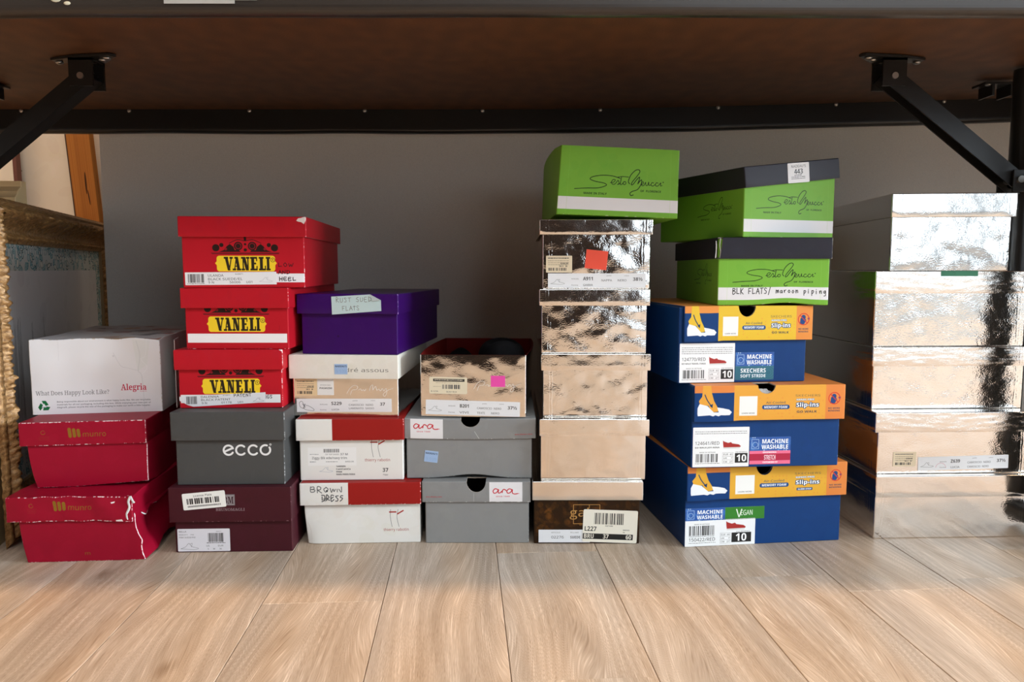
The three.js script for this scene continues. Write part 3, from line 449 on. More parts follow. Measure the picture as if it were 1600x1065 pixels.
function scriptLogo(g, W, y0, c = '#16260f') { // the green boxes' handwritten mark; 100 units = face width
  g.save(); g.translate(0, y0); g.scale(W / 100, W / 100); const p = (a) => a.map(([x, y]) => [(x - 425) / 7.05, (y - 700) / 7.05]);
  curve(g, p([[785, 780], [740, 768], [680, 766], [625, 776], [608, 790], [640, 802], [690, 810], [705, 822], [660, 838], [590, 842], [520, 848]]), 0.55, c);
  curve(g, p([[728, 806], [748, 802], [756, 790], [744, 788], [734, 802], [741, 814], [756, 812], [768, 796], [774, 792], [779, 808], [770, 815], [786, 806], [792, 772]]), 0.5, c); curve(g, p([[792, 772], [787, 812], [798, 811], [806, 800], [816, 797], [820, 806], [812, 814], [803, 808], [808, 797]]), 0.5, c); curve(g, p([[768, 774], [795, 769], [834, 770]]), 0.5, c);
  curve(g, p([[842, 808], [834, 795], [846, 760], [872, 732], [893, 727], [899, 740], [880, 768], [858, 796], [852, 812], [862, 810], [882, 784], [898, 768], [898, 782], [890, 806], [902, 790], [912, 784], [910, 806], [890, 838], [860, 850], [846, 862], [852, 874], [866, 870]]), 0.6, c);
  curve(g, p([[908, 812], [922, 804], [922, 794], [914, 798], [914, 814], [926, 814], [936, 796], [938, 812], [948, 812], [954, 794], [956, 812], [968, 808]]), 0.5, c); curve(g, p([[984, 798], [974, 796], [968, 810], [980, 815], [992, 806]]), 0.5, c); curve(g, p([[1010, 798], [1000, 796], [994, 810], [1006, 815], [1018, 804], [1026, 796], [1024, 812], [1034, 810]]), 0.5, c); disc(g, (1040 - 425) / 7.05, (792 - 700) / 7.05, 0.45, c);
  T(g, 'MADE IN ITALY', 21, 25, 1.5, { c, b: true, w: 19.5 }); T(g, 'OF  FLORENCE', 68.2, 21.6, 1.5, { c, b: true, w: 17.5 }); g.restore();
}
function threeLetters(g, x, y, k, c = '#c4202c') { // the red lower-case script mark on the grey boxes
  g.save(); g.translate(x, y); g.scale(k, k);
  curve(g, [[8.5, 3], [4, 1.6], [0.8, 5], [2.2, 8.4], [6, 7.4], [9, 3], [8.6, 7.6], [11, 8], [14.5, 5]], 1.35, c); curve(g, [[14.5, 7.6], [15.5, 3.4], [18, 2.6], [20.5, 4.4]], 1.35, c);
  curve(g, [[29.5, 3], [25, 1.8], [21.6, 5.2], [23, 8.4], [27, 7.2], [29.8, 3], [29.8, 7.8], [33, 9.6], [38, 9]], 1.35, c); disc(g, 39.6, 9, 0.5, c);
  T(g, 'since 1949', 5, 14.4, 2.3, { c, w: 21 }); g.restore();
}
function recycle(g, x, y, r) { for (let i = 0; i < 3; i++) { g.save(); g.translate(x, y); g.rotate(i * 2.094); poly(g, [[-r * .35, -r * .95], [r * .3, -r * .95], [r * .75, -r * .2], [r * .25, -r * .05], [0, -r * .5], [-r * .1, -r * .35]], '#17693a'); g.restore(); } T(g, 'recycle', x - r * .6, y + r * .3, r * .28, { c: '#123', w: r * 1.2 }); }
function munroMark(g, x, y, c) { for (let i = 0; i < 3; i++) { g.save(); g.translate(x + i * 6, y); g.rotate(-0.1); g.fillStyle = c; g.beginPath(); g.roundRect(0, i * 0.9, 4.6, 15 - i * 1.2, 2.2); g.fill(); g.restore(); } T(g, 'munro', x + 20, y + 13.5, 7.5, { c, w: 33 }); }
function sportLid(yellow, orange, o = {}) { return (g, W, H) => {
  const b = W * 0.262, e = W * 0.868;
  fill(g, yellow, 0, 0, W, H); g.globalAlpha = 0.35; const r = rng(o.seed ?? 3); for (let y = H * .35; y < H; y += 4.6) for (let x = b + 4; x < e; x += 5.6) if (r() < 0.35 * (x / W) + 0.1) fill(g, orange, x, y, 2.2, 2.2); g.globalAlpha = 1;
  fill(g, orange, e, 0, W - e, H); fill(g, orange, 0, 0, b, H * .2); fill(g, '#083a75', 0, H * .2, b, H * .8);
  // foot stepping into a white shoe
  const s = (p) => p.map(([x, y]) => [x * b, y * H]);
  poly(g, s([[.22, 0], [.42, 0], [.44, .2], [.5, .42], [.62, .66], [.6, .72], [.45, .74], [.36, .55], [.16, .55], [.12, .42], [.2, .3]]), yellow);
  poly(g, s([[.09, .78], [.09, .62], [.14, .5], [.24, .53], [.34, .56], [.5, .74], [.62, .74], [.58, .6], [.74, .63], [.88, .67], [.95, .75], [.9, .83], [.68, .82], [.62, .85], [.54, .82], [.48, .85], [.4, .82], [.1, .84]]), '#eef2f6');
  curve(g, s([[.27, .25], [.33, .4], [.43, .56]]), 1.4, '#173a63'); poly(g, s([[.39, .55], [.47, .5], [.46, .62]]), '#173a63');
  fill(g, '#f2f2ee', W * .297, H * .31, W * .118, H * .56); T(g, 'LEARN MORE', W * .312, H * .82, 1.9, { c: '#444', w: W * .088 });
  T(g, 'Air-Cooled', W * .472, H * .535, 3.2, { c: '#31405e', w: W * .13 }); g.fillStyle = '#1d4c86'; g.beginPath(); g.roundRect(W * .447, H * .57, W * .182, H * .125, 3); g.fill(); T(g, 'MEMORY FOAM', W * .46, H * .665, 3.4, { c: '#f4f6fa', b: true, w: W * .155 });
  T(g, 'SKECHERS', W * .664, H * .345, 3.1, { c: '#7d6a4a', w: W * .168 }); T(g, 'HANDS FREE', W * .672, H * .45, 2.4, { c: '#ffffff', b: true, w: W * .12, outline: ['#4a6079', 0.25] }); T(g, 'Slip-ins', W * .672, H * .635, 6.2, { c: '#ffffff', b: true, w: W * .152, outline: ['#1d3c66', 0.9] });
  if (o.band) { g.fillStyle = '#1d4c86'; g.beginPath(); g.roundRect(W * .68, H * .74, W * .1, H * .08, 1); g.fill(); T(g, o.band, W * .687, H * .805, 2.2, { c: '#fff', b: true, w: W * .086 }); } else T(g, 'GO WALK', W * .676, H * .81, 3.2, { c: '#24324f', b: true, w: W * .135 });
  const cx = W * .925, cy = H * .4, rr = H * .165; disc(g, cx - rr * .05, cy - rr * .35, rr * .42, '#24477f'); poly(g, [[cx - rr * .7, cy + rr * .9], [cx - rr * .6, cy - rr * .1], [cx - rr * .1, cy - rr * .6], [cx + rr * .5, cy + rr * .2], [cx + rr * .1, cy + rr * .9]], '#24477f'); disc(g, cx + rr * .95, cy - rr * .1, rr * .2, '#24477f');
  g.strokeStyle = '#d2342b'; g.lineWidth = 1.2; g.beginPath(); g.arc(cx, cy, rr, 0, 7); g.stroke(); g.beginPath(); g.moveTo(cx - rr * .7, cy - rr * .7); g.lineTo(cx + rr * .7, cy + rr * .7); g.stroke();
  T(g, 'NO MORE', cx - W * .04, H * .71, 2.1, { c: '#27375b', b: true, w: W * .08 }); T(g, 'BENDING', cx - W * .04, H * .785, 2.1, { c: '#27375b', b: true, w: W * .08 });
}; }
function sportLabel(code, sub, seed, wide) { return (g, w, h) => {
  fill(g, '#f1f3f4', 0, 0, w, h);
  const red = '#a8231f', shoe = (x, y, k) => { g.save(); g.translate(x, y); g.scale(k, k); poly(g, [[0, 0], [2, 1.5], [8, 3.6], [12, 2.4], [14, 4.4], [24, 6], [27, 8.4], [26, 10.2], [1, 10.6], [0.4, 6]], red); poly(g, [[0.6, 10.2], [26.4, 9.8], [25, 12], [1, 12.4]], '#dcdcda'); g.restore(); };
  const grid = (x, y) => { ['EUR  40', 'UK     7', 'CM   27'].forEach((s, i) => { g.strokeStyle = '#777'; g.lineWidth = 0.25; g.strokeRect(x, y + i * 5.4, 16, 5.4); T(g, s, x + 1, y + 4 + i * 5.4, 2.6, { c: '#333', w: 14 }); }); };
  if (wide) { bars(g, 6, 9, 40, 15, seed); tiny(g, 6, 25, 40, 1, 2, seed + 1); T(g, 'MADE IN VIETNAM', 14, 7.4, 1.6, { c: '#555', w: 24 }); T(g, code, 5.5, 33, 5.2, { c: '#222', w: 42 }); tiny(g, 6, 35, 42, 1, 2, seed + 2, '#777', 0.9); shoe(64, 3.4, 1.15); grid(55, 21.4); fill(g, '#141414', 73, 21.4, 31, 15); T(g, '10', 79, 34.6, 11.5, { c: '#fff', b: true, w: 18 }); T(g, "USA WOMEN'S", 80, 20.6, 1.5, { c: '#444', w: 22 }); }
  else { tiny(g, 3, 6, 78, code.startsWith('1247') ? 4 : 2, 2.9, seed + 5, '#777', 0.9); T(g, code, 3, 26, 5, { c: '#222', w: 37 }); T(g, sub, 3, 31, 2, { c: '#333', b: true, w: 37 }); T(g, 'MADE IN VIETNAM', 10, 38, 1.6, { c: '#555', w: 24 }); bars(g, 5, 39.5, 34, 12.5, seed); tiny(g, 4, 53.4, 37, 1, 2, seed + 1); shoe(45, 20, 1); grid(45, 38); fill(g, '#141414', 63.5, 39, 19, 14.4); T(g, '10', 65.5, 51.2, 10, { c: '#fff', b: true, w: 15.5 }); T(g, "USA WOMEN'S", 64, 38, 1.5, { c: '#444', w: 18 }); }
}; }
function washable(g, x, y, w, h) { const gr = ['#1c4f9c', '#2a64b4', '#183f86', '#3a78c6']; fill(g, '#2257a6', x, y, w, h); const r = rng(9); g.save(); g.beginPath(); g.rect(x, y, w, h); g.clip(); for (let i = 0; i < 24; i++) { g.globalAlpha = 0.5; disc(g, x + r() * w, y + r() * h, 1 + r() * 4, gr[r() * 4 | 0]); } g.globalAlpha = 0.7; for (let i = 0; i < 7; i++) disc(g, x + r() * w, y + (r() < .5 ? 0.6 : h - 0.6), 0.6 + r(), '#cfe2f4'); g.globalAlpha = 1; g.restore();
  g.strokeStyle = '#a9c8ea'; g.lineWidth = 0.7; g.strokeRect(x + w * .05, y + h * .17, w * .17, h * .68); g.beginPath(); g.arc(x + w * .135, y + h * .56, h * .19, 0, 7); g.stroke(); T(g, 'MACHINE', x + w * .29, y + h * .47, h * .31, { c: '#fff', b: true, w: w * .66 }); T(g, 'WASHABLE', x + w * .29, y + h * .88, h * .31, { c: '#fff', b: true, w: w * .66 }); }
const foilLabel = (code, style, l1, l2, size, seed) => (g, w, h) => { fill(g, '#e9ebee', 0, 0, w, h); shoeLine(g, 4, h * .72, w * .15, '#777'); T(g, 'Articolo', w * .24, h * .42, 2, { c: '#777', w: w * .075 }); T(g, code, w * .36, h * .48, 5.2, { c: '#222', b: true, w: w * .105 }); T(g, 'Forma', w * .24, h * .86, 2, { c: '#777', w: w * .07 }); T(g, style, w * .36, h * .88, 3, { c: '#444', w: w * .1 }); T(g, 'pelle', w * .6, h * .2, 1.5, { c: '#777', w: w * .05 }); T(g, 'colore', w * .78, h * .2, 1.5, { c: '#777', w: w * .05 }); T(g, l1, w * .545, h * .56, 3, { c: '#555', w: w * .26 }); if (l2) T(g, l2, w * .545, h * .88, 3, { c: '#555', w: w * .24 }); T(g, size, w * .87, h * .52, 5, { c: '#222', b: true, w: w * (size.length > 2 ? .1 : .065) }); };
const priceLabel = (seed, base = '#e6d6b8') => (g, w, h) => { fill(g, base, 0, 0, w, h); tiny(g, 3, 3, w - 8, 1, 3, seed, '#333', 1.3); tiny(g, 3, 7, w - 8, 3, 3, seed + 3, '#8a7c66', 0.8); T(g, '$398.00', w * .55, h * .5, 2, { c: '#333', b: true, w: w * .3 }); T(g, '38 5   M', w * .5, h * .66, 2, { c: '#333', b: true, w: w * .32 }); bars(g, w * .1, h * .72, w * .7, h * .17, seed, '#333', 22); };
const storeTag = (g, w, h) => { fill(g, '#9db8dc', 0, 0, w, h); T(g, "NADEAU'S", 1, h * .3, 2.8, { c: '#1b2740', b: true, w: w - 2 }); g.globalAlpha = 0.25; T(g, '9 939', 2, h * .85, 5, { c: '#5b7fae', w: w - 4 }); g.globalAlpha = 1; };

// ---------------------------------------------------------------- the stacks of shoe boxes, left to right
// --- first stack: two dark red boxes, a white one on top
const MUNRO = '#960827', GOLD = '#8a6420', munroSide = flat(MUNRO, 0.45), munroTop = munroSide;
{
  const o = { x: -0.6118, y: 0, D: 1.0419, yaw: 4, h: 0.0972, d: 0.28, label: 'crushed dark red shoe box with torn lid corner, on the floor by the gilt frame',
    body: { w: 0.172, side: munroSide, inside: munroSide, nx: 16, ny: 10,
      warp: (x, y, z) => { const h = 0.095, q = 1 - y / h, rgt = Math.max(0, x / 0.086), lft = Math.max(0, -x / 0.086), fr = z / 0.137; let X = x, Y = y, Z = z;
        X -= rgt * 0.020 * (y / h) ** 1.5; X += lft * 0.009 * q * q; Z += 0.002 * Math.sin(Math.PI * (y / h)) * (fr > .9 ? 1 : 0);
        { const s = (1 - fr) / 2, k = THREE.MathUtils.smoothstep(rgt, .72, 1); X += k * (0.008 * Math.sin(s * 9) * q * Math.exp(-s * 2) - 0.024 * Math.exp(-(((s - .25) / .14) ** 2)) * Math.exp(-(((q - .62) / .3) ** 2)) + 0.003 * n2(z * 30, y * 30)); Y += k * 0.014 * Math.exp(-(((s - .3) / .16) ** 2)) * q; }
        return [X, Y, Z]; } },
    lid: { w: 0.173, h: 0.0353, d: 0.286, dx: -0.013, side: munroSide, top: munroTop, inside: whiteCard, warp: (x, y, z) => [x, y + 0.0012 * n2(x * 30, z * 12) - 0.003 * Math.max(0, x / .09) * (z > .13 ? 1 : 0), z + 0.002 * n2(x * 22, y * 20) * (z > .13 ? 1 : 0)] } };
  o.body.front = printed(172, 95, (g, w, h) => { fill(g, MUNRO, 0, 0, w, h); mottle(g, w, h, ['#8d0d28', '#ab1836'], 60, 12, 3, 0.1); T(g, 'm', 88, 85, 5, { c: GOLD, w: 9 }); scuff(g, w, h, ['r'], 22, 4); scuff(g, w, h, ['l', 'b'], 4, 5); });
  o.lid.front = printed(173, 35.3, (g, w, h) => { fill(g, MUNRO, 0, 0, w, h); mottle(g, w, h, ['#8d0d28', '#ab1836'], 40, 10, 6, 0.1); munroMark(g, 64, 6, GOLD); g.strokeStyle = GOLD; g.lineWidth = 0.6; g.beginPath(); g.arc(35, 12, 2.6, 0, 5.5); g.stroke(); g.globalAlpha = .4; tiny(g, 30, 17, 12, 3, 2.4, 7, GOLD, .7); g.globalAlpha = 1; scuff(g, w, h, ['t', 'b', 'l', 'r'], 3.5, 8); poly(g, [[143, 8], [149, 6.6], [148, 9], [144, 10]], '#efe6e2'); poly(g, [[150, 33], [158, 32], [160, 35], [150, 35]], '#e6d9d6'); });
  const b = shoeBox(o);
  // torn side flap of the lid, hanging out from the corner
  const s = new THREE.Shape(); [[0, 0.034], [0, 0.012], [0.012, 0.008], [0.03, -0.004], [0.05, 0.004], [0.075, 0.001], [0.12, 0.004], [0.2, 0.004], [0.2, 0.034]].forEach(([p, q], i) => i ? s.lineTo(p, q) : s.moveTo(p, q));
  const fl = new THREE.ExtrudeGeometry(s, { depth: 0.0014, bevelEnabled: false, steps: 1 }); fl.rotateY(Math.PI / 2); const f = part('lid_flap', fl, munroSide, b.lid); f.position.set(0.0872, 0, 0.135); f.rotation.z = 0.3; f.userData.label = 'torn red lid flap with white paper edge'; part('torn_edge', ribbon([[[0, 12], [12, 8], [30, -4], [50, 4], [75, 1]]], 2.4).rotateY(Math.PI / 2).scale(1, 1, 1), whiteCard, f);
  part('torn_edge', ribbon([[[0, 34], [-3, 26], [-2, 18], [-6, 8], [-5, 0]], [[0, 34], [3, 27], [5, 24]]], 3.4).translate(0.0845, 0, 0.1435), whiteCard, b.lid);
}
{
  const o = { x: -0.6222, y: 0.0982, D: 1.0861, yaw: 8, h: 0.097, d: 0.28, label: 'dark red shoe box with worn white edges, middle of the leftmost stack',
    body: { w: 0.1668, side: munroSide, inside: whiteCard, nx: 16, ny: 8, warp: (x, y, z) => { const q = 1 - y / 0.0948, l = Math.max(0, -x / 0.083); return [x + l * 0.013 * q * q, y + (z > 0.13 ? 0.004 * q * Math.max(0, x / .083 + .2) : 0), z + (z > .13 ? 0.006 * Math.sin(Math.PI * q * .8) * q : 0)]; } },
    lid: { w: 0.1738, h: 0.0342, d: 0.286, dx: -0.0035, side: munroSide, top: munroTop, inside: whiteCard } };
  o.body.front = printed(166.8, 95, (g, w, h) => { fill(g, MUNRO, 0, 0, w, h); mottle(g, w, h, ['#8d0d28', '#ab1836'], 60, 12, 13, 0.1); scuff(g, w, h, ['r'], 18, 14); scuff(g, w, h, ['l', 'b'], 2.5, 15); });
  o.lid.front = printed(173.8, 34.2, (g, w, h) => { fill(g, MUNRO, 0, 0, w, h); mottle(g, w, h, ['#8d0d28', '#ab1836'], 40, 10, 16, 0.1); munroMark(g, 66, 9, GOLD); g.strokeStyle = GOLD; g.lineWidth = 0.6; g.beginPath(); g.arc(33, 15, 2.8, 0, 5.5); g.stroke(); g.globalAlpha = .4; tiny(g, 27, 21, 14, 3, 2.2, 7, GOLD, .7); g.globalAlpha = 1; scuff(g, w, h, ['t', 'r'], 5, 18); scuff(g, w, h, ['l', 'b'], 2, 19); });
  shoeBox(o);
}
{
  const h = 115, w = 186, side = printed(60, 30, (g) => { fill(g, '#d8d8d6', 0, 0, 60, 30); const r = rng(4); for (let i = 0; i < 9; i++) { g.globalAlpha = 0.8; g.fillStyle = ['#1c1c1e', '#333', '#8a8a8c'][i % 3]; g.beginPath(); g.ellipse(20 + r() * 35, 8 + r() * 20, 2 + r() * 4, 2 + r() * 7, 0, 0, 7); g.fill(); } g.globalAlpha = 1; }, 0.5);
  const top = printed(120, 180, (g, a, b) => { fill(g, '#bdbabc', 0, 0, a, b); const r = rng(24); for (let i = 0; i < 34; i++) { g.globalAlpha = .75; g.fillStyle = ['#a8443a', '#8b5a55', '#5d5b63', '#b98a5c', '#c9c6c8'][r() * 5 | 0]; g.beginPath(); g.ellipse(20 + r() * a, r() * b, 3 + r() * 14, 3 + r() * 9, r(), 0, 7); g.fill(); } g.globalAlpha = 1; }, 0.35);
  const front = printed(w, h, (g) => {
    fill(g, '#e7e5e6', 0, 0, w, h); T(g, 'What Does Happy Look Like?', 6, 85.5, 6.4, { f: 'serif', c: '#6b6b6b', w: 104 }); T(g, 'Alegria', 127, 80.5, 9.5, { f: 'serif', b: true, c: '#c0223f', w: 37 }); T(g, 'by pg lite', 154, 83, 1.2, { c: '#c0223f', w: 10 }); recycle(g, 17, 102, 8.6);
    ['Being responsible about our environment is what happy looks like. We use recyclable', 'materials for all our packaging, including this box. While enjoying your new pair of', 'Alegria®, please recycle the rest of the packaging to make our earth a little happier.'].forEach((s, i) => T(g, s, 35, 97 + i * 4.4, 2.1, { c: '#4a4a4c', w: 134 }));
    g.globalAlpha = .35; curve(g, [[118, 22], [128, 42], [138, 46], [152, 50]], 0.7, '#b9b8ba'); curve(g, [[152, 4], [156, 26], [153, 50], [158, 60], [160, 110]], 1.2, '#c3c2c4'); curve(g, [[167, 2], [164, 26], [157, 32], [166, 44], [158, 56]], 1, '#f6f6f6'); curve(g, [[41, 4], [41, 32]], 0.6, '#c8c7c9'); disc(g, 118, 27, 1.4, '#b5b4b6'); g.globalAlpha = .14; poly(g, [[146, 2], [172, 2], [166, 40], [152, 52]], '#cfd0c6'); g.globalAlpha = 1;
    scuff(g, w, h, ['t', 'r'], 1.6, 26, '#c9b9a4');
  }, 0.35);
  const g = thing('shoe_box', 'white shoe box with green recycling mark, topmost of the leftmost stack', 'shoe box', [-0.6369 - Math.sin(deg(10)) * 0.14, 0.1953, -1.1477 - Math.cos(deg(10)) * 0.14], deg(10));
  part('body', shell(0.186, 0.1145, 0.28, { open: 'bottom', nx: 16, ny: 8, warp: (x, y, z) => [x, y + (z > .13 && x > .06 ? -0.004 * (x - .06) / .033 * (y / .115) : 0) + (y > .113 ? 0.0015 * n2(x * 20, z * 10) : 0), z + (z > .13 ? 0.002 * n2(x * 18 + 3, y * 18) * (y / .115) : 0)] }), [front, side, whiteCard, whiteCard, top, kraft], g);
  part('side_flap', box(0.0012, 0.108, 0.05, 0.0945, 0.056, 0.112, 0.0004), whiteCard, g).rotation.y = 0.12;
}
// --- second stack: maroon, charcoal, three bright red
{
  const M = '#43161f', o = { x: -0.4097, y: 0, D: 1.0785, yaw: 2, h: 0.0994, label: 'dark maroon shoe box with two white barcode labels, on the floor under the charcoal one', body: { w: 0.1705, side: flat(M), inside: kraft }, lid: { w: 0.1777, h: 0.0514, d: 0.291, dx: -0.0022, side: flat(M) } };
  o.lid.front = printed(177.7, 51.4, (g, w, h) => { fill(g, M, 0, 0, w, h); mottle(g, w, h, ['#3a121a', '#4d1a26'], 60, 9, 33, .12); fill(g, '#7d7577', 82, 10.5, 14, 16.5); fill(g, '#8f888a', 83, 11.5, 12, 14.5); T(g, 'BM', 79, 24.5, 10.5, { f: 'serif', b: true, c: '#33141b', w: 15.5 }); T(g, 'BRUNOMAGLI', 68, 35.2, 3.8, { f: 'serif', c: '#a09497', w: 42 }); scuff(g, w, h, ['r', 'b'], .9, 34, '#8a6a70'); });
  o.body.front = printed(170.5, 97, (g, w, h) => { fill(g, M, 0, 0, w, h); mottle(g, w, h, ['#3a121a', '#4d1a26'], 60, 9, 35, .12); scuff(g, w, h, ['b'], 1, 36, '#8a6a70'); });
  const b = shoeBox(o);
  sticker(b.lid, 'barcode_sticker', 62, 24.5, -37, 32.5, b.lz + 0.1, (g, w, h) => { fill(g, '#efeee9', 0, 0, w, h); T(g, 'License Plate', 16, 6, 3.2, { c: '#333', w: 27 }); bars(g, 6, 8, 48, 8.5, 37); T(g, '00000000000004448633', 6.5, 21, 2.6, { b: true, c: '#222', w: 48 }); }, { rot: 0.085, r: 2 });
  sticker(b.body, 'size_label', 76, 34, -44, 18.8, b.fz + 0.1, (g, w, h) => { fill(g, '#dedce2', 0, 0, w, h); T(g, 'BELLA', 2, 5.2, 2.4, { c: '#555', w: 11 }); T(g, 'BM6371    PIE', 2, 9.8, 1.9, { c: '#777', w: 22 }); T(g, 'PINK SUEDE/PHI', 2, 14, 2.2, { c: '#666', w: 24 }); T(g, 'BM6371', 56, 5, 1.5, { c: '#777', w: 8 }); bars(g, 44, 6.5, 22.5, 13.5, 38); tiny(g, 42, 21, 27, 1, 2, 39, '#333', 1.1); shoeLine(g, 4, 30, 27, '#555'); T(g, 'US', 41, 27, 2.6, { c: '#555', w: 5 }); T(g, 'EUR', 58, 27, 2.6, { c: '#555', w: 8 }); T(g, '5', 43, 31.6, 2.4, { c: '#555' }); T(g, 'M', 51, 31.6, 2.4, { c: '#555' }); T(g, '36', 60, 31.6, 2.4, { c: '#555' }); }, { r: 1.5 });
}
{
  const C = '#4b4b4a', o = { x: -0.4132, y: 0.0996, D: 1.0851, yaw: 2, h: 0.1095, label: 'charcoal grey shoe box with white rounded lettering, under the red boxes', body: { w: 0.1572, side: flat(C, .45), inside: kraft }, lid: { w: 0.165, h: 0.0417, d: 0.29, dx: -0.001, side: flat(C, .45), top: flat(C, .45) } };
  o.lid.front = printed(165, 41.7, (g, w, h) => { fill(g, C, 0, 0, w, h); mottle(g, w, h, ['#454544', '#525251'], 70, 8, 43, .1); scuff(g, w, h, ['r'], 3, 44, '#b9b9b8'); });
  o.body.front = printed(157.2, 107.3, (g, w, h) => { fill(g, C, 0, 0, w, h); mottle(g, w, h, ['#454544', '#525251'], 90, 8, 45, .1); const y = 55.5, lw = 2.9; g.strokeStyle = '#e9e9e8'; g.lineWidth = lw; const arc = (x, a, b) => { g.beginPath(); g.arc(x, y, 7, a, b); g.stroke(); }; arc(76, 0.55, 5.0); g.beginPath(); g.moveTo(71, y + 1.8); g.lineTo(82, y - 3); g.stroke(); arc(76, 5.0, 5.9); arc(94, .75, 5.5); arc(112, .75, 5.5); g.beginPath(); g.arc(129.5, y, 7, -.55, 5.05); g.stroke(); disc(g, 137, y - 8, 1.6, '#e9e9e8'); disc(g, 137, y - 8, .9, '#777'); scuff(g, w, h, ['r', 'l'], 3, 46, '#c5c5c4'); });
  shoeBox(o);
}
const redSide = flat(RED, .45), redTop = redSide;
{
  const o = { x: -0.4186, y: 0.2093, D: 1.1105, yaw: 2, h: 0.088, label: 'bright red shoe box with yellow plaque, directly on the charcoal box', body: { w: 0.1525, side: redSide, inside: whiteCard }, lid: { w: 0.16, h: 0.0296, d: 0.29, dx: -0.0008, side: redSide, top: redTop } };
  o.lid.front = printed(160, 29.6, (g, w, h) => { fill(g, RED, 0, 0, w, h); mottle(g, w, h, ['#b01b2c', '#c02a3c'], 40, 8, 53, .1); scuff(g, w, h, ['r'], 5, 54); poly(g, [[154, 0], [160, 0], [160, 3], [157, 2]], '#eee4e0'); });
  o.body.front = printed(152.5, 85.8, (g, w, h) => { fill(g, RED, 0, 0, w, h); slabLogo(g, 33.5, 41.5); fill(g, '#e9e7e6', 2, 65.5, 147, 12.5); scuff(g, w, h, ['r'], 3, 55); hand(g, 'PATENT SLINGS', 80, 66.5, 5, 58, .8, '#26191b', .15, 5); });
  const b = shoeBox(o);
  sticker(b.body, 'size_label', 128, 19, -12, 12.5, b.fz + 0.12, (g, w, h) => { fill(g, '#e3e2e4', 0, 0, w, h); bars(g, 10, 3, 16, 11.5, 56); T(g, 'DALENNA', 31, 5.8, 3.2, { c: '#333', w: 27 }); T(g, 'BLACK PATENT', 31, 10.4, 3.2, { c: '#333', w: 44 }); T(g, '9 N', 32, 15.2, 3.2, { c: '#333', w: 8.5 }); T(g, '01178', 61, 15.2, 3.2, { c: '#333', w: 15.5 }); T(g, 'U01', 85, 15.2, 3.2, { c: '#333', w: 9 }); T(g, '872871', 64, 3.4, 1.7, { c: '#555', w: 11 }); shoeLine(g, 108, 13, 17, '#8a8a8c'); hand(g, 'PATENT', 80, 1, 4.4, 27, .7, '#2a2224', .2, 6); }, { rot: 0.025, shape: [[8, 2], [127, 0], [127, 15], [20, 18.5], [12, 16], [0, 9], [0, 3]] });
}
{
  const o = { x: -0.4072, y: 0.2975, D: 1.1125, yaw: 0, h: 0.0908, label: 'bright red shoe box with blank white strip, middle one of three red boxes', body: { w: 0.1525, side: redSide, inside: whiteCard }, lid: { w: 0.1598, h: 0.0296, d: 0.29, dx: -0.0008, side: redSide, top: redTop } };
  o.lid.front = printed(159.8, 29.6, (g, w, h) => { fill(g, RED, 0, 0, w, h); mottle(g, w, h, ['#a81828', '#bb2436'], 40, 8, 63, .1); scuff(g, w, h, ['r'], 1.5, 64); });
  o.body.front = printed(152.5, 88.6, (g, w, h) => { fill(g, RED, 0, 0, w, h); slabLogo(g, 32.5, 40); fill(g, '#f3f1f2', 2.6, 65.5, 147.4, 13.5); scuff(g, w, h, ['b'], 1, 65); curve(g, [[128, 60], [138, 61], [139, 53]], .3, '#7d1220'); });
  shoeBox(o);
}
{
  const o = { x: -0.3931, y: 0.3885, D: 1.1105, yaw: 4, h: 0.1035, d: 0.315, label: 'largest bright red shoe box with handwriting beside its plaque, topmost of the red boxes', body: { w: 0.1755, side: redSide, inside: whiteCard }, lid: { w: 0.1832, h: 0.0295, d: 0.32, dx: 0.0008, side: redSide, top: redTop } };
  o.lid.front = printed(183.2, 29.5, (g, w, h) => { fill(g, RED, 0, 0, w, h); mottle(g, w, h, ['#a61626', '#ba2234'], 40, 9, 73, .1); poly(g, [[169, 6], [172, 2.5], [176, 2], [181, 0], [183, 0], [183, 5], [180, 11], [176, 8], [172, 7.5]], '#e8ddd8'); scuff(g, w, h, ['r'], 2, 74, '#e08a96'); });
  o.body.front = printed(175.5, 101.3, (g, w, h) => { fill(g, RED, 0, 0, w, h); slabLogo(g, 47.5, 54.5); fill(g, '#eae7ec', 128, 80.5, 47, 13); hand(g, 'LOW', 137, 65, 5, 23, .9, '#2a1216', .15, 2); hand(g, 'AND', 137, 76, 5, 18, .9, '#2a1216', .2, 3); hand(g, 'HEEL', 138, 86, 5, 26, 1.1, '#1d1214', .15, 4); scuff(g, w, h, ['r'], 1.5, 75); });
  const b = shoeBox(o);
  sticker(b.body, 'size_label', 131, 18.5, -19, 13.6, b.fz + 0.12, (g, w, h) => { fill(g, '#e9e8e9', 0, 0, w, h); bars(g, 4, 2.5, 23, 12.5, 76); tiny(g, 3, 16, 25, 1, 2, 77); T(g, 'ULANDA', 32, 6.6, 3.5, { c: '#444', w: 23 }); T(g, 'BLACK SUEDE/EL', 32, 11.8, 3.5, { c: '#444', w: 50 }); T(g, '9 N', 32.5, 16.4, 3.3, { c: '#444', w: 9 }); T(g, '56006', 63, 16.4, 3.3, { c: '#444', w: 16 }); T(g, 'U01', 87, 16.4, 3.3, { c: '#444', w: 10 }); T(g, '828871', 71.5, 3.6, 1.7, { c: '#333', w: 12 }); shoeLine(g, 106, 14, 20, '#b5b5b6'); }, { rot: 0.008, r: .4 });
}
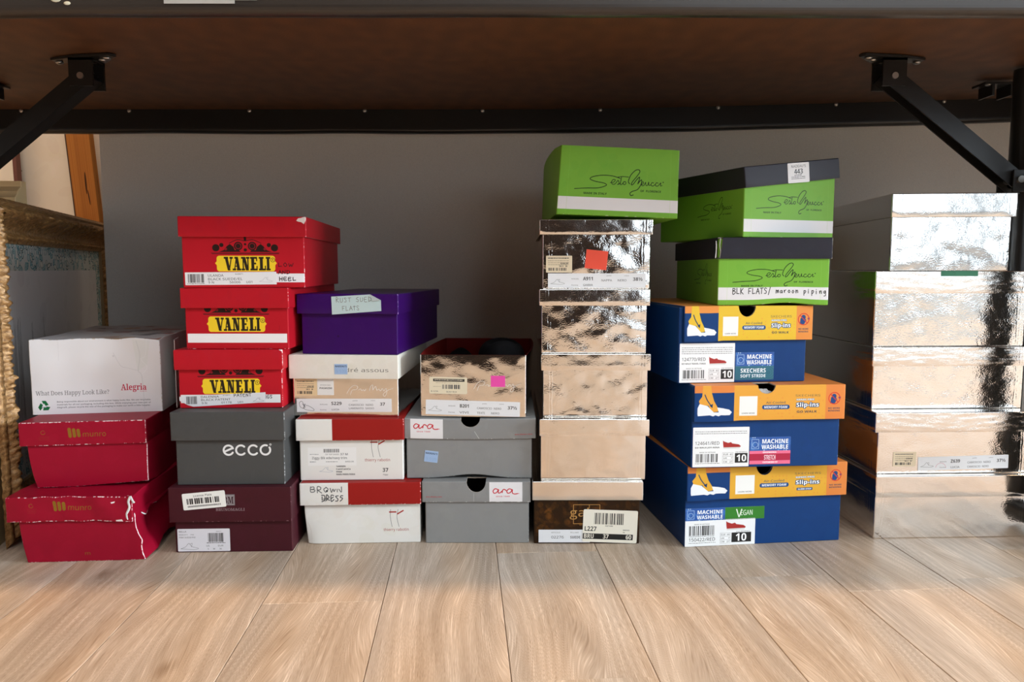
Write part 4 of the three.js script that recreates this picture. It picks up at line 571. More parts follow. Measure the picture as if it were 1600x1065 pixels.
// --- third stack: two white and red, a foil one under a cream lid, a purple one
const cardWhite = '#e3e0da', trRed = '#981a16', sideWhite = flat(cardWhite, .5), sideRed = flat(trRed, .45);
const stemMark = (g, x, y, k = 1) => { g.save(); g.translate(x, y); g.scale(k, k); curve(g, [[2, 0], [1.6, 12], [4, 27]], .45, '#333'); curve(g, [[13.5, 0], [11.5, 12], [14.5, 27]], .45, '#333'); curve(g, [[0.5, 4], [10, 4]], 1.9, '#9e2a22'); curve(g, [[12.5, 7], [21, 2]], 1.9, '#9e2a22'); T(g, 'thierry rabotin', -9, 33.4, 4.4, { c: '#9a4640', w: 38.5 }); g.restore(); };
{
  const o = { x: -0.2267, y: 0, D: 1.1137, yaw: 2.7, h: 0.096, label: 'white shoe box with red and white lid and smudged handwriting, on the floor', body: { w: 0.1745, side: sideWhite, inside: whiteCard, warp: (x, y, z) => [x + (x < -.08 ? 0.004 * Math.max(0, 1 - y / .05) : 0), y, z - (z > .13 && x < -.07 ? 0.004 * Math.max(0, 1 - y / .045) * (-x - .07) / .02 : 0)], nx: 18, ny: 9 }, lid: { w: 0.1816, h: 0.0337, d: 0.291, dx: -0.0018, side: sideRed, left: sideWhite, top: sideRed } };
  o.lid.front = printed(181.6, 33.7, (g, w, h) => { fill(g, cardWhite, 0, 0, 72.5, h); fill(g, trRed, 72.5, 0, w, h); mottle(g, 70, h, ['#d8cbb9', '#cfc0ac'], 12, 7, 83, .12); g.globalAlpha = .75; hand(g, 'BROWN', 16, 6, 8, 50, 1.3, '#3a3a3c', .3, 8); g.globalAlpha = .9; disc(g, 41, 12, 1.6, '#2a2a2c'); hand(g, 'DRESS', 33, 19, 8, 34, 1.4, '#38383a', .35, 9); g.globalAlpha = .5; disc(g, 38, 25, 3, '#555'); g.globalAlpha = 1; fill(g, cardWhite, 52, 4, 9, 5); scuff(g, w, h, ['b', 'r'], 1.4, 84); });
  o.body.front = printed(174.5, 93.8, (g, w, h) => { fill(g, cardWhite, 0, 0, w, h); mottle(g, w, h, ['#dcd6ca', '#e9e7e3'], 40, 14, 85, .2); stemMark(g, 127.5, 41.5); g.globalAlpha = .5; curve(g, [[4, 60], [9, 75], [9, 94]], .7, '#b9aea4'); g.globalAlpha = 1; });
  shoeBox(o);
}
{
  const o = { x: -0.2429, y: 0.0963, D: 1.1206, yaw: 2, h: 0.0952, label: 'white shoe box with red and white lid and a size label, under the foil box', body: { w: 0.156, side: sideWhite, inside: whiteCard }, lid: { w: 0.1619, h: 0.0323, d: 0.29, dx: -0.0012, side: sideRed, left: sideWhite, top: sideRed } };
  o.lid.front = printed(161.9, 32.3, (g, w, h) => { fill(g, cardWhite, 0, 0, 54.6, h); fill(g, trRed, 54.6, 0, w, h); scuff(g, w, h, ['b', 'r'], .8, 93); });
  o.body.front = printed(156, 93, (g, w, h) => { fill(g, cardWhite, 0, 0, w, h); stemMark(g, 106.5, 30.5); fill(g, '#e9e7e4', 12, 42, 73, 28); bars(g, 36, 44.4, 23.5, 5.4, 94, '#555'); T(g, 'TIP TOP SHOES', 38, 53.6, 1.9, { c: '#777', w: 21 }); T(g, '37 M', 60.5, 54.2, 3.4, { c: '#444', w: 12 }); tiny(g, 15, 52, 13, 1, 2, 95, '#aaa', 1.2); T(g, 'Ziggy Blk ede/navy trim', 18, 60, 3.6, { c: '#444', w: 53 }); tiny(g, 15, 63.5, 9, 1, 2, 96, '#888', 1.4); tiny(g, 39, 63.5, 18, 1, 2, 97, '#999', 1.3); T(g, '$450.00', 68, 65, 1.9, { c: '#444', w: 13 }); shoeLine(g, 29, 79, 21, '#8b99aa', .3); ['1440MN', 'CamCamCa', '9908', '9005/9005/5004'].forEach((s, i) => T(g, s, 54, 72.5 + i * 4.2, 2.5, { b: true, c: '#333', w: [14.5, 22, 9, 28.5][i] })); T(g, '37', 124, 80.5, 6.2, { b: true, c: '#333', w: 9 }); T(g, 'Ziggy', 124.5, 85.5, 1.9, { c: '#555', w: 8 }); });
  shoeBox(o);
}
{
  const o = { x: -0.2538, y: 0.1918, D: 1.1355, yaw: -2, h: 0.095, label: 'silver foil shoe box with cream lid and two labels, under the purple box', body: { w: 0.162, front: foilSmooth, side: foilSide, inside: kraft }, lid: { w: 0.1677, h: 0.0362, d: 0.29, dx: -0.0012, side: flat('#e6e1d6', .5), top: flat('#e6e1d6', .5) } };
  o.lid.front = printed(167.7, 36.2, (g, w, h) => { fill(g, '#e6e1d6', 0, 0, w, h); mottle(g, w, h, ['#ddd6c8', '#ece9e2'], 40, 9, 103, .2); T(g, 'andré assous', 70, 26, 5.8, { c: '#7a756c', w: 83 }); });
  const b = shoeBox(o);
  sticker(b.lid, 'price_tag', 20, 15.6, -3.6, 14.6, b.lz + .1, storeTag, { r: .5 });
  sticker(b.body, 'price_label', 34, 26, -60.5, 44.5, b.fz + .12, priceLabel(104, '#e3c79c')); sticker(b.body, 'stock_label', 25, 24.5, -30.5, 45, b.fz + .12, (g, w, h) => { fill(g, '#e8e6e2', 0, 0, w, h); T(g, 'STOCK NO.', 4, 10, 1.6, { c: '#777', w: 17 }); T(g, 'PAS#250', 3, 15, 2.6, { b: true, c: '#333', w: 19.5 }); }, { r: .3 });
  sticker(b.body, 'size_label', 146, 20.5, -2.5, 17, b.fz + .12, (g, w, h) => { fill(g, '#e9e9e9', 0, 0, w, h); curve(g, [[4, 6], [8, 4], [12, 12], [10, 15], [5, 12], [4, 6]], .5, '#444'); curve(g, [[12, 10], [18, 11], [26, 16], [25, 18.4], [14, 17], [10, 14]], .5, '#555'); curve(g, [[9, 8], [13, 13]], .7, '#333'); curve(g, [[13, 8], [10, 14]], .7, '#333'); T(g, 'Articolo', 35.5, 9.5, 1.9, { c: '#777', w: 12 }); T(g, 'S229', 53, 9.6, 4.8, { b: true, c: '#222', w: 16.5 }); T(g, 'Forma', 35.5, 18, 2, { c: '#777', w: 10 }); T(g, 'LUCIA', 53.5, 18, 2.6, { c: '#444', w: 12 }); T(g, 'pelle', 86, 3.6, 1.4, { c: '#777', w: 8 }); T(g, 'colore', 114, 3.4, 1.4, { c: '#777', w: 7 }); T(g, 'CAMOSCIO  NERO', 80, 11, 2.9, { c: '#555', w: 38 }); T(g, 'LAMINATO  SASSO', 80, 16.2, 2.9, { c: '#555', w: 39 }); T(g, '37', 128, 10.5, 4.6, { b: true, c: '#222', w: 8 }); }, { r: .3, rot: .006 });
  part('lettering', ribbon(signature(0, 28, 1.05), .7).translate(0.002, 0.002, b.fz / 1000 + 0.0002), inkWhite, b.body);
}
{
  const P = '#37095f', o = { x: -0.2463, y: 0.287, D: 1.1355, yaw: -6, h: 0.0917, d: 0.3, label: 'deep purple shoe box with a pale blue handwritten note on its lid', body: { w: 0.149, side: flat(P, .35), inside: kraft }, lid: { w: 0.1574, h: 0.0298, d: 0.306, dx: -0.001, side: flat(P, .35), top: flat(P, .35) } };
  o.lid.front = printed(157.4, 29.8, (g, w, h) => { fill(g, P, 0, 0, w, h); mottle(g, w, h, ['#32104f', '#471a70'], 30, 9, 113, .12); scuff(g, w, h, ['r'], 1.5, 114, '#a58ac4'); }, .32);
  o.body.front = printed(149, 89.5, (g, w, h) => { fill(g, P, 0, 0, w, h); mottle(g, w, h, ['#32104f', '#441a68'], 50, 11, 115, .12); disc(g, 57, 62, 1.6, '#260a3f'); }, .34);
  const b = shoeBox(o);
  const note = sticker(b.lid, 'paper_note', 76, 29, 14.5, 14.2, b.lz + .2, (g, w, h) => { fill(g, '#c4dbdc', 0, 0, w, h); hand(g, 'RUST SUED', 7, 4, 6.4, 56, .55, '#5c4f48', .25, 31); hand(g, 'FLATS', 16, 17, 6, 28, .55, '#5c4f48', .25, 32); }, { rot: .025, shape: [[0, 2], [60, 0], [76, 9], [76, 25], [0, 29]] });
  part('folded_corner', new THREE.ExtrudeGeometry(new THREE.Shape([new THREE.Vector2(0, 0), new THREE.Vector2(0.016, -0.009), new THREE.Vector2(0.0035, -0.0105)]), { depth: 0.0003, bevelEnabled: false }).rotateX(-0.12).translate(0.022, 0.0145, 0.0003), mat(new THREE.Color(0.5, 0.56, 0.56), .6), note);
}
// --- fourth stack: two grey boxes with thumb holes, an open foil one
const greySide = flat('#8b8b8a', .45), thumb = (x, top, r, deep, z) => { const c = new THREE.CylinderGeometry(r, r, 0.05, 40).rotateX(Math.PI / 2); c.scale(1, deep / r, 1); c.translate(x, top, z); return c; };
{
  const d = 0.285, o = { x: -0.0529, y: 0, D: 1.1151, yaw: 0, h: 0.0966, d, label: 'grey shoe box with white patch right of the thumb hole, on the floor', body: { w: 0.1575, side: greySide, inside: kraft, cutter: thumb(-0.0012, 0.0944, 0.016, 0.018, d / 2) }, lid: { w: 0.1645, h: 0.0317, dx: -0.0012, side: greySide, top: greySide, cutter: thumb(0, 0.0317, 0.0146, 0.0165, d / 2) } };
  o.lid.front = printed(164.5, 31.7, (g, w, h) => { fill(g, '#8b8b8a', 0, 0, w, h); mottle(g, w, h, ['#848484', '#939393'], 30, 8, 123, .15); fill(g, '#e6e4e6', 102, 1, 50, 30); threeLetters(g, 107, 9.5, 1); T(g, 'ara-shoes.com', 6, 24.5, 2, { b: true, c: '#b5373c', w: 24.5 }); scuff(g, w, h, ['l', 'b'], 1.2, 124, '#d9d9d8'); curve(g, [[78.5, 18], [78.5, 31]], .3, '#d6d6d5'); });
  o.body.front = printed(157.5, 94.4, (g, w, h) => { fill(g, '#8b8b8a', 0, 0, w, h); mottle(g, w, h, ['#848483', '#91918f'], 60, 12, 125, .15); scuff(g, w, h, ['r'], 1.4, 126, '#c9c9c8'); });
  shoeBox(o);
}
{
  const d = 0.285, o = { x: -0.0654, y: 0.0969, D: 1.1291, yaw: 0, h: 0.0938, d, label: 'wide grey shoe box, white patch left of its thumb hole, under the open box', body: { w: 0.191, side: greySide, inside: kraft, nx: 24, warp: (x, y, z) => [x, y + (z > .12 ? 0.006 * Math.exp(-(((x - .005) / .04) ** 2)) * Math.max(0, 1 - y / .05) : 0), z], cutter: thumb(0.002, 0.0916, 0.016, 0.0145, d / 2) }, lid: { w: 0.2002, h: 0.0306, dx: 0.0015, side: greySide, top: greySide, warp: (x, y, z) => [x, y - (z > .12 ? 0.0015 * (1 - (x / .1) ** 2) : 0), z], cutter: thumb(0.0006, 0.0306, 0.0148, 0.0138, d / 2) } };
  o.lid.front = printed(200.2, 30.6, (g, w, h) => { fill(g, '#8b8b8a', 0, 0, w, h); mottle(g, w, h, ['#88898a', '#989a9b'], 30, 8, 133, .15); fill(g, '#e4e2e3', 9.6, .5, 49.5, 30); threeLetters(g, 14, 6.5, 1); T(g, 'ara-shoes.com', 168, 25, 2, { b: true, c: '#b5373c', w: 27 }); scuff(g, w, h, ['b'], .8, 134, '#d9d9d8'); curve(g, [[107, 19], [114, 30]], .5, '#dcdcdb'); });
  o.body.front = printed(191, 91.6, (g, w, h) => { fill(g, '#8b8b8a', 0, 0, w, h); mottle(g, w, h, ['#848483', '#91918f'], 60, 12, 135, .15); scuff(g, w, h, ['r', 'b'], .9, 136, '#c9c9c8'); });
  const b = shoeBox(o);
  sticker(b.body, 'price_tag', 20.5, 17.5, -58, 34, b.fz + .12, storeTag, { rot: -.12, r: .4 });
}
{
  const o = { x: -0.0592, y: 0.1909, D: 1.1365, yaw: -3, h: 0.0955, d: 0.28, label: 'open lidless silver foil shoe box with red lining, holding black shoes', body: { w: 0.1612, front: foil(191, { fine: .8, wave: .9 }, 0.0011), side: foilSide, inside: flat('#7a120c', .7), nz: 14, warp: (x, y, z) => [x + (Math.abs(x) > .07 ? Math.sign(x) * 0.007 * (y / .0955) * Math.max(0, 1 - (z / .14) ** 2) : 0), y, z] } };
  const b = shoeBox(o);
  sticker(b.body, 'size_label', 144, 22.5, -.7, 14, b.fz + .15, foilLabel('B201', 'VIVI', 'CAMOSCIO  NERO', 'TEXTI       NERO', '37½', 142), { rot: -.02, r: .3 });
  sticker(b.body, 'price_label', 58, 25.6, -38, 48.5, b.fz + .15, (g, w, h) => { fill(g, '#e5dabf', 0, 0, w, h); fill(g, '#2c2a28', 6, 2.6, 48, 4); tiny(g, 8, 3.6, 43, 1, 2, 143, '#cfc6b2', 1.6); tiny(g, 10, 8.4, 36, 1, 2, 144, '#aa9f88', .9); tiny(g, 6, 14, 12, 1, 2, 145, '#bdb39b', .9); bars(g, 20, 11.4, 29, 6.6, 146, '#555', 26); T(g, 'R-127A', 2.5, 23, 2.2, { c: '#333', w: 11 }); T(g, 'SCA118.A', 26, 23.5, 2.2, { c: '#333', w: 16 }); }, { r: 2, rot: -.01 });
  sticker(b.body, 'blank_sticker', 21.8, 17, 38, 55.5, b.fz + .15, (g, w, h) => { fill(g, '#ee4fae', 0, 0, w, h); }, { r: .5, label: 'bright pink blank sticker' });
  part('lettering', ribbon(signature(0, 40, 1.05), .7).translate(0.001, -0.002, b.fz / 1000 + 0.0002), inkWhite, b.body);
}
function shoe(pos, yaw, pitch, label, s = 1) { // black suede shoe: one loft from heel to toe, and its sole
  const g = thing('black_shoe', label, 'shoe', pos, yaw); const n = 22, m = 24, P = [], idx = [];
  for (let i = 0; i <= n; i++) { const t = i / n, x = (t - .5) * 0.23 * s, wd = s * 0.036 * (0.72 + 0.35 * Math.sin(t * 3.0)) * Math.sqrt(Math.max(0.001, 1 - (2 * t - 1) ** 6)), ht = s * (0.058 - 0.028 * THREE.MathUtils.smoothstep(t, .2, .95)) * Math.sqrt(Math.max(0.001, 1 - Math.max(0, 2 * t - 1) ** 4)) * Math.sqrt(Math.max(0.001, 1 - Math.max(0, 1 - 6 * t) ** 4)), dip = t > .12 && t < .55 ? Math.sin((t - .12) / .43 * Math.PI) : 0;
    for (let k = 0; k <= m; k++) { const a = Math.PI * k / m, top = Math.sin(a); P.push(Math.cos(a) * wd, ht * Math.pow(top, .6) * (1 - dip * .55 * Math.pow(top, 6)), -x); } }
  for (let i = 0; i < n; i++) for (let k = 0; k < m; k++) { const a = i * (m + 1) + k, b = a + m + 1; idx.push(a, a + 1, b + 1, a, b + 1, b); }
  const q = new THREE.BufferGeometry(); q.setAttribute('position', new THREE.Float32BufferAttribute(P, 3)); q.setIndex(idx); q.computeVertexNormals();
  part('upper', q.translate(0, .008, 0), mat(new THREE.Color(.008, .008, .009), .95, { specularIntensity: .2 }), g);
  const so = new THREE.Shape(); for (let i = 0; i <= 30; i++) { const t = i / 30, a = t * Math.PI * 2, x = Math.sin(a) * 0.036 * s * (0.9 + .12 * Math.cos(a)), y = Math.cos(a) * .115 * s; i ? so.lineTo(x, y) : so.moveTo(x, y); }
  part('sole', new THREE.ExtrudeGeometry(so, { depth: .008, bevelEnabled: false }).rotateX(-Math.PI / 2), mat(new THREE.Color(.01, .01, .01), .6), g); g.rotation.x = pitch; return g;
}
shoe([-0.018, 0.246, -1.268], 0.06, 0.06, 'black suede shoe lying at the right in the open foil box', 1.02); shoe([-0.09, 0.214, -1.275], Math.PI + .03, 0.02, 'black suede shoe lower at the left in the open foil box', .9);
// --- fifth stack: five silver lidded boxes, an open green one on top
{
  const o = { x: 0.1134, y: 0, D: 1.1124, yaw: 0, h: 0.0974, label: 'brown tortoiseshell patterned shoe box with silver lid, on the floor', body: { w: 0.1605, side: flat('#33200c', .4), inside: kraft }, lid: { w: 0.1679, h: 0.0287, dx: 0.001, front: foil(201, { fine: .15, wave: .25, ridge: 0, H: 28 }, 0.0006, .2), side: foilSide } };
  o.body.front = printed(160.5, 95.2, (g, w, h) => { fill(g, '#2a1808', 0, 0, w, h); const r = rng(205); for (let i = 0; i < 260; i++) { g.globalAlpha = .08 + r() * .12; g.fillStyle = ['#6b3d10', '#8a5217', '#4a2a0c', '#150b03', '#a0631d'][r() * 5 | 0]; const x = [12, 25, 52, 60, 100, 128, 150][r() * 7 | 0] + (r() - .5) * 22, y = [40, 55, 68, 80][r() * 4 | 0] + (r() - .5) * 18; g.beginPath(); g.ellipse(x, y, 1.5 + r() * 7, 1 + r() * 4, r() * 3, 0, 7); g.fill(); } g.globalAlpha = 1; g.strokeStyle = '#b98a4e'; g.lineWidth = .9; g.strokeRect(60, 34.5, 40, 29.5); g.beginPath(); g.moveTo(84, 34.5); g.lineTo(84, 40); g.stroke(); T(g, 'gabor', 54, 53, 13, { c: '#b98a4e', w: 62 }); T(g, 'since', 69, 66.5, 1.6, { c: '#b98a4e', w: 9 }); }, .3);
  const b = shoeBox(o);
  sticker(b.body, 'size_label', 78, 19.8, -34, 12, b.fz + .1, (g, w, h) => { fill(g, '#e6e7ea', 0, 0, w, h); T(g, 'ARTICOLO', 19, 5.2, 2, { c: '#888', w: 14 }); T(g, 'PELLAME', 48, 5.2, 2, { c: '#888', w: 13 }); T(g, '02276', 19, 13.6, 4, { c: '#333', w: 19.5 }); T(g, 'SUEDE', 48, 13.6, 3.8, { c: '#333', b: true, w: 15.5 }); }, { r: .3 });
  sticker(b.body, 'barcode_label', 82.6, 50.5, 35.5, 27.3, b.fz + .5, (g, w, h) => { fill(g, '#ece7d8', 0, 0, w, h); bars(g, 17, 5, 44.5, 17.5, 208, '#1c1c1c', 40); T(g, '0227 6206', 34, 25.6, 1.6, { c: '#333', b: true, w: 11.5 }); T(g, 'L227', 2, 33.5, 7, { c: '#222', b: true, w: 19 }); T(g, '006STOCK', 61, 31.5, 1.7, { c: '#333', b: true, w: 10 }); T(g, 'FR', 61, 35, 1.7, { c: '#333', b: true, w: 3 }); fill(g, '#141414', 0.5, 37.2, 76, 8.6); T(g, 'BRU', 1.6, 44.6, 6.6, { c: '#ece7d8', b: true, w: 16 }); T(g, '37', 31, 44.6, 6.6, { c: '#ece7d8', b: true, w: 9 }); T(g, '60', 65.5, 44.6, 6.6, { c: '#ece7d8', b: true, w: 9 }); }, { rot: -.035, r: 2.4 });
}
const silver = (x, y, D, yaw, h, w, lw, lh, ldx, front, lid, label, extra = {}) => shoeBox({ x, y, D, yaw, h, label, d: extra.d ?? 0.285, body: { w, front, side: foilSide, inside: kraft, nx: 20, ny: 8, warp: bulge(w, h, (extra.d ?? 0.285) - .006, extra.a ?? 0.0006, extra.b ?? 0) }, lid: { w: lw, h: lh, dx: ldx, d: (extra.d ?? 0.285) + .005, front: lid, side: foilSide, inside: kraft } });
silver(0.1231, 0.0976, 1.1193, 0, 0.0941, 0.1595, 0.1662, 0.0254, 0.001, foilSmooth, lidFoilA, 'plain silver foil shoe box, second from the floor above the tortoiseshell one', { a: 0.0003 });
silver(0.1268, 0.1919, 1.1317, 0, 0.0972, 0.1590, 0.1661, 0.0253, 0, foilMild, lidFoilB, 'plain silver foil shoe box, third from the floor in the central tall stack', { a: -0.001 });
silver(0.1238, 0.2893, 1.1317, 0, 0.0966, 0.159, 0.1667, 0.0244, 0, foilWrinkled, lidFoilA, 'plain wrinkled silver foil shoe box, just below the one with the orange sticker', { a: 0.0014 });
{
  const b = silver(0.1258, 0.3861, 1.1317, -.5, 0.1031, 0.1605, 0.1684, 0.0221, -0.001, foilWrinkledB, lidFoilB, 'silver foil shoe box with orange square sticker, under the open green box', { a: 0.001 });
  const z = b.fz + 1.1;
  sticker(b.body, 'price_label', 39, 25, -55.5, 37, b.fz + .75, priceLabel(212)); sticker(b.body, 'blank_sticker', 32.5, 28, .2, 43.5, z, (g, w, h) => fill(g, '#f2543c', 0, 0, w, h), { rot: -.1, r: .4, label: 'bright orange red square sticker' }); sticker(b.body, 'size_label', 146, 21.5, 1, 12.6, b.fz + .75, foilLabel('A911', 'GAMMA', 'NAPPA      NERO', '', '38½', 213), { r: .8 });
}
const sestoSide = printed(60, 30, (g) => { fill(g, SESTO, 0, 0, 60, 30); }, .5), sestoIn = flat(SESTO, .7);
const sestoFront = (W, H, hideTop, hb, o = {}) => printed(W, H, (g, w, h) => { fill(g, SESTO, 0, 0, w, h); mottle(g, w, h, ['#69aa37', '#77b944'], 50, 12, o.seed ?? 221, .15); fill(g, '#e9e8ea', 0, h - 26.5, w, 18.5); scriptLogo(g, w, hideTop); g.globalAlpha = .3; curve(g, [[14, 0], [14, h]], .5, '#94cf62'); curve(g, [[w - 12, 0], [w - 12, h]], .5, '#94cf62'); g.globalAlpha = 1; if (o.note) hand(g, 'BLK FLATS/ maroon piping', 22, h - 25, 8, w - 24, 1, '#1b1c1a', .12, 61); scuff(g, w, h, ['r', 'b'], .5, 222, '#d5e6c4'); });
const sestoSidePrint = printed(285, 97, (g, w, h) => { fill(g, SESTO, 0, 0, w, h); g.save(); g.translate(120, 22); scriptLogo(g, 150, 8, '#16300c'); g.restore(); }, .5);
{
  const o = { x: 0.1557, y: 0.4935, D: 1.1317, yaw: 2, h: 0.1, d: 0.285, label: 'lidless green shoe box with white band, tilted on top of the silver stack', body: { w: 0.1814, side: sestoSide, inside: sestoIn, nx: 16, ny: 8, nz: 12, front: sestoFront(181.4, 100, 24, 0), warp: (x, y, z) => { const t = y / .1, e = Math.max(0, 1 - (z / .15) ** 2); return [x + (x > .08 ? 0.012 * t * t * e : x < -.08 ? -0.006 * t * e : 0) - (z > .14 ? 0.004 * t * Math.sign(x) * Math.abs(x / .09) : 0), y - (x > .085 ? .004 * t * e : 0), z]; } } };
  const b = shoeBox(o); b.g.rotation.order = 'YXZ'; b.g.rotation.z = deg(-2.2);
  shoe([0.175, 0.545, -1.26], 0.1, 0.13, 'black shoe whose tip shows above the open green box', .95);
}
// --- sixth stack: three blue sport boxes, two green boxes with navy lids
const BLUE = '#083a75', blueSide = flat(BLUE, .45), blueFront = (W, H, seed) => printed(W, H, (g, w, h) => { fill(g, BLUE, 0, 0, w, h); mottle(g, w, h, ['#07346a', '#0b4080'], 60, 12, seed, .12); scuff(g, w, h, ['r', 'l'], .5, seed + 1, '#a9bed6'); });
function sport(x, y, D, yaw, h, bw, lw, lh, dx, yellow, orange, label, o) {
  const d = 0.3, b = shoeBox({ x, y, D, yaw, h, d, label, body: { w: bw, side: blueSide, inside: kraft, front: blueFront(bw * 1000, (h - .0022) * 1000, o.seed), cutter: thumb(dx + (o.nx - .5) * lw, h - .0022, 0.0145, 0.0145, d / 2) }, lid: { w: lw, h: lh, dx, d: d + .003, dz: 0.0015, side: blueSide, right: flat(orange, .45), top: flat(orange, .45), front: printed(lw * 1000, lh * 1000, sportLid(yellow, orange, o)), cutter: thumb((o.nx - .5) * lw, lh, 0.0132, o.nd, d / 2), warp: (px, py, pz) => [px, py - (px < -lw / 2 + .05 * 1 && pz > .13 ? 0.0016 * (1 - py / lh) : 0), pz] } });
  return b;
}
{
  const b = sport(0.3818, 0, 1.1124, 7, 0.1249, 0.2476, 0.253, 0.0512, 0.0028, '#e3ab38', '#e08742', 'blue sport shoe box with yellow lid and a green patch, on the floor', { seed: 231, nx: .475, nd: .0165, band: 'SLIDE-STEP' });
  sticker(b.body, 'washing_patch', 62, 19, -92, 49.5, b.fz + .12, (g, w, h) => washable(g, 0, 0, w, h), { r: .3 }); sticker(b.body, 'vegan_patch', 62, 19, -30, 49.5, b.fz + .12, (g, w, h) => { fill(g, '#2c7d20', 0, 0, w, h); T(g, 'V', 17, 16, 13, { c: '#eef6ea', w: 10 }); T(g, 'EGAN', 24, 13, 8, { c: '#eef6ea', w: 20 }); }, { r: .3, label: 'green patch with white word' }); sticker(b.body, 'size_label', 110, 40.5, -68, 20.8, b.fz + .12, sportLabel('150422/RED', '', 232, true), { r: 1 });
}
{
  const b = sport(0.3737, 0.1252, 1.0903, 4.5, 0.1226, 0.2235, 0.2275, 0.0511, 0.0026, '#e8a640', '#e38843', 'blue sport shoe box with orange lid, white tissue in its thumb hole', { seed: 241, nx: .475, nd: .0125 });
  sticker(b.body, 'washing_patch', 62, 20.5, 7, 34.5, b.fz + .12, (g, w, h) => washable(g, 0, 0, w, h), { r: .3 }); sticker(b.body, 'stretch_patch', 62, 20, 7, 14.2, b.fz + .12, (g, w, h) => { fill(g, '#b3123f', 0, 0, w, h); fill(g, '#ee6f93', 0, 0, w, 4.4); fill(g, '#ee6f93', 0, h - 5.4, w, 5.4); T(g, 'STRETCH', 22, 13.4, 7, { c: '#f6dfe6', b: true, w: 18 }); T(g, 'ENGINEERED', 20, 3.4, 2, { c: '#fff', b: true, w: 21 }); T(g, 'CUSTOMIZED FIT', 20, h - 1.6, 2.4, { c: '#fff', b: true, w: 23 }); }, { r: .3, label: 'pink and crimson patch' }); sticker(b.body, 'size_label', 84.5, 59, -67.3, 31, b.fz + .12, sportLabel('124641/RED', 'GO WALK JOY-NINA', 242), { r: 1 });
  const tis = new THREE.IcosahedronGeometry(0.016, 4); { const p = tis.attributes.position; for (let i = 0; i < p.count; i++) { const q = 1 + .22 * n3(p.getX(i) * 140, p.getY(i) * 140, p.getZ(i) * 140); p.setXYZ(i, p.getX(i) * q, p.getY(i) * q * .6, p.getZ(i) * q * .6); } tis.computeVertexNormals(); }
  const tp = thing('tissue_paper', 'crumpled white tissue paper inside the middle blue sport box', 'tissue paper'); tp.position.copy(b.g.position); tp.rotation.copy(b.g.rotation); part('sheet', tis.translate(-0.0025, 0.1046, 0.137), mat(new THREE.Color(.78, .77, .76), .8), tp);
}
{
  const b = sport(0.3424, 0.2481, 1.1103, 7, 0.114, 0.1977, 0.1985, 0.0506, 0.0062, '#e6be38', '#e59145', 'blue sport shoe box with bright yellow lid, right under the green boxes', { seed: 251, nx: .482, nd: .016 });
  sticker(b.body, 'washing_patch', 60, 20.5, 19, 34.5, b.fz + .12, (g, w, h) => washable(g, 0, 0, w, h), { r: .3 }); sticker(b.body, 'comfort_patch', 60, 20.5, 19, 14, b.fz + .12, (g, w, h) => { fill(g, '#1d6378', 0, 0, w, h); g.globalAlpha = .4; g.strokeStyle = '#5f9fae'; g.lineWidth = .5; for (let r = 4; r < 20; r += 3) { g.beginPath(); g.arc(52, 10, r, 0, 7); g.stroke(); } g.globalAlpha = 1; T(g, 'SKECHERS', 8, 10, 6.4, { c: '#f2f6f8', b: true, w: 40 }); T(g, 'SOFT STRIDE', 8, 17.2, 4.6, { c: '#f2f6f8', b: true, w: 40 }); }, { r: .3, label: 'teal patch with white words' }); sticker(b.body, 'size_label', 84.5, 58, -54.5, 30, b.fz + .12, sportLabel('124770/RED', 'GO WALK TRAVEL-TANIA', 252), { r: 1 });
}
const navyLid = flat('#2b2a34', .5);
{
  const lidFront = printed(166.3, 31.1, (g, w, h) => { fill(g, '#2b2a34', 0, 0, w, h); mottle(g, w, h, ['#26252f', '#32313b'], 50, 9, 261, .15); scuff(g, w, h, ['l', 'r'], 3, 262, '#d9c9b4'); });
  const b = shoeBox({ x: 0.3842, y: 0.3624, D: 1.1103, yaw: 0, h: 0.0995, d: 0.285, label: 'green shoe box with navy lid and handwriting on its white band', body: { w: 0.1635, side: sestoSide, left: sestoSidePrint, inside: sestoIn, front: sestoFront(163.5, 97.3, 29, 0, { note: true, seed: 263 }), nx: 20, warp: (x, y, z) => [x, y + (z > .13 ? 0.004 * Math.exp(-(((x - .02) / .035) ** 2)) * Math.max(0, 1 - y / .03) : 0), z] }, left: sestoSidePrint,
    lid: { w: 0.1693, h: 0.0311, dx: -0.0002, side: navyLid, front: lidFront, inside: whiteCard, cutter: box(0.0075, 0.045, 0.012, -0.0830, 0.014, 0.1425 - .001).rotateZ(-.12) } });
  part('torn_edge', ribbon([[[-79.5, 30], [-80.5, 20], [-79, 10], [-80, 1]], [[-86, 26], [-85.5, 14], [-86.5, 1]]], 1.2).translate(0, 0, 0.1412), whiteCard, b.lid);
}
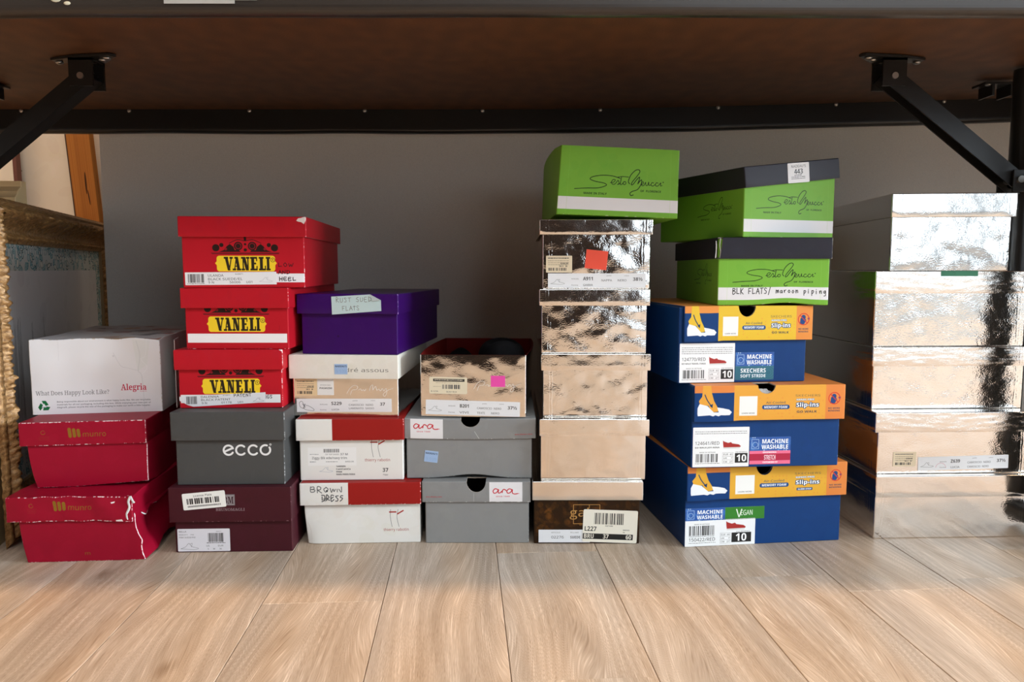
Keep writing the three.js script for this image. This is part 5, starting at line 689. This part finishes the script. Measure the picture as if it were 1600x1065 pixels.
{
  const b = shoeBox({ x: 0.4155, y: 0.4622, D: 1.137, yaw: 20, h: 0.1, d: 0.235, label: 'green shoe box with lifted navy lid and numbered white sticker, turned sideways', body: { w: 0.1655, side: sestoSide, inside: sestoIn, front: sestoFront(165.5, 97.8, 21, 0, { seed: 271 }) }, left: sestoSidePrint, lid: { w: 0.1725, h: 0.03, dx: 0, dy: 0.0115, d: 0.243, side: navyLid, inside: whiteCard, roll: 7, pitch: 0.5 } });
  sticker(b.lid, 'lot_sticker', 39, 29, 9, 14, b.lz + .15, (g, w, h) => { fill(g, '#e6e5e6', 0, 0, w, h); T(g, "NADEAU'S", 6, 7, 3.8, { c: '#444', w: 27 }); T(g, '443', 11.5, 16, 7, { c: '#222', b: true, w: 16 }); tiny(g, 12, 17.4, 13, 1, 2, 272, '#444', 1.3); tiny(g, 6, 20, 25, 2, 2.5, 273, '#555', 1.2); }, { r: 1.6, rot: -.02 });
}
// --- last stack: five wide silver boxes at the right edge
silver(0.682, 0, 1.1384, 2, 0.1, 0.2435, 0.2495, 0.0333, 0.0005, foilWideSmooth, foil(301, { fine: .7, wave: .6, W: 245, H: 33 }, .0008), 'wide silver foil shoe box lowest in the stack at the right edge', { a: .0005 });
{
  const b = silver(0.683, 0.1002, 1.1458, 2, 0.0972, 0.238, 0.2475, 0.031, -0.003, foilWideB, foilWide, 'wide silver foil shoe box with two paper labels, right edge', { a: .0004 });
  sticker(b.body, 'price_label', 36, 23, -76, 23, b.fz + .5, priceLabel(311)); sticker(b.body, 'size_label', 143, 21, 17, 16.8, b.fz + .6, (g, w, h) => { foilLabel('Z639', 'LUCIA', 'CAMOSCIO  NERO', 'CAMOSCIO  NERO', '37½', 312)(g, w, h); g.globalAlpha = .5; g.strokeStyle = '#c2566a'; g.lineWidth = .7; g.setLineDash([2, 1]); g.beginPath(); g.arc(36, 18, 8, 3.3, 6.2); g.stroke(); g.setLineDash([]); g.globalAlpha = 1; }, { r: .4, rot: .02 });
}
silver(0.6835, 0.1976, 1.1698, 2, 0.0982, 0.241, 0.2475, 0.0301, -0.001, foilWide, foilWideB, 'plain wide silver foil shoe box, third from the floor at the right edge', { a: -.0004 });
{
  const b = silver(0.681, 0.296, 1.1698, 2, 0.1169, 0.24, 0.2463, 0.0345, 0, foilWideB, foilWide, 'wide silver foil shoe box with green tape strip on its lid', { a: .0003 });
  sticker(b.lid, 'green_tape', 58, 8, 8, 30.6, b.lz + .3, (g, w, h) => { fill(g, '#2f7f5d', 0, 0, w, h); curve(g, [[18, 3], [21, 2], [22, 4], [20, 6]], .4, '#1d4f39'); }, { r: .2 });
}
silver(0.6742, 0.4131, 1.1698, -5, 0.1182, 0.176, 0.1834, 0.0358, 0.001, foil(321, { fine: .9, wave: .8 }), foil(331, { fine: .8, wave: .4, H: 36 }, .0007), 'narrow silver foil shoe box topmost in the stack at the right edge', { a: .0006 });

renderer.render(scene, camera);
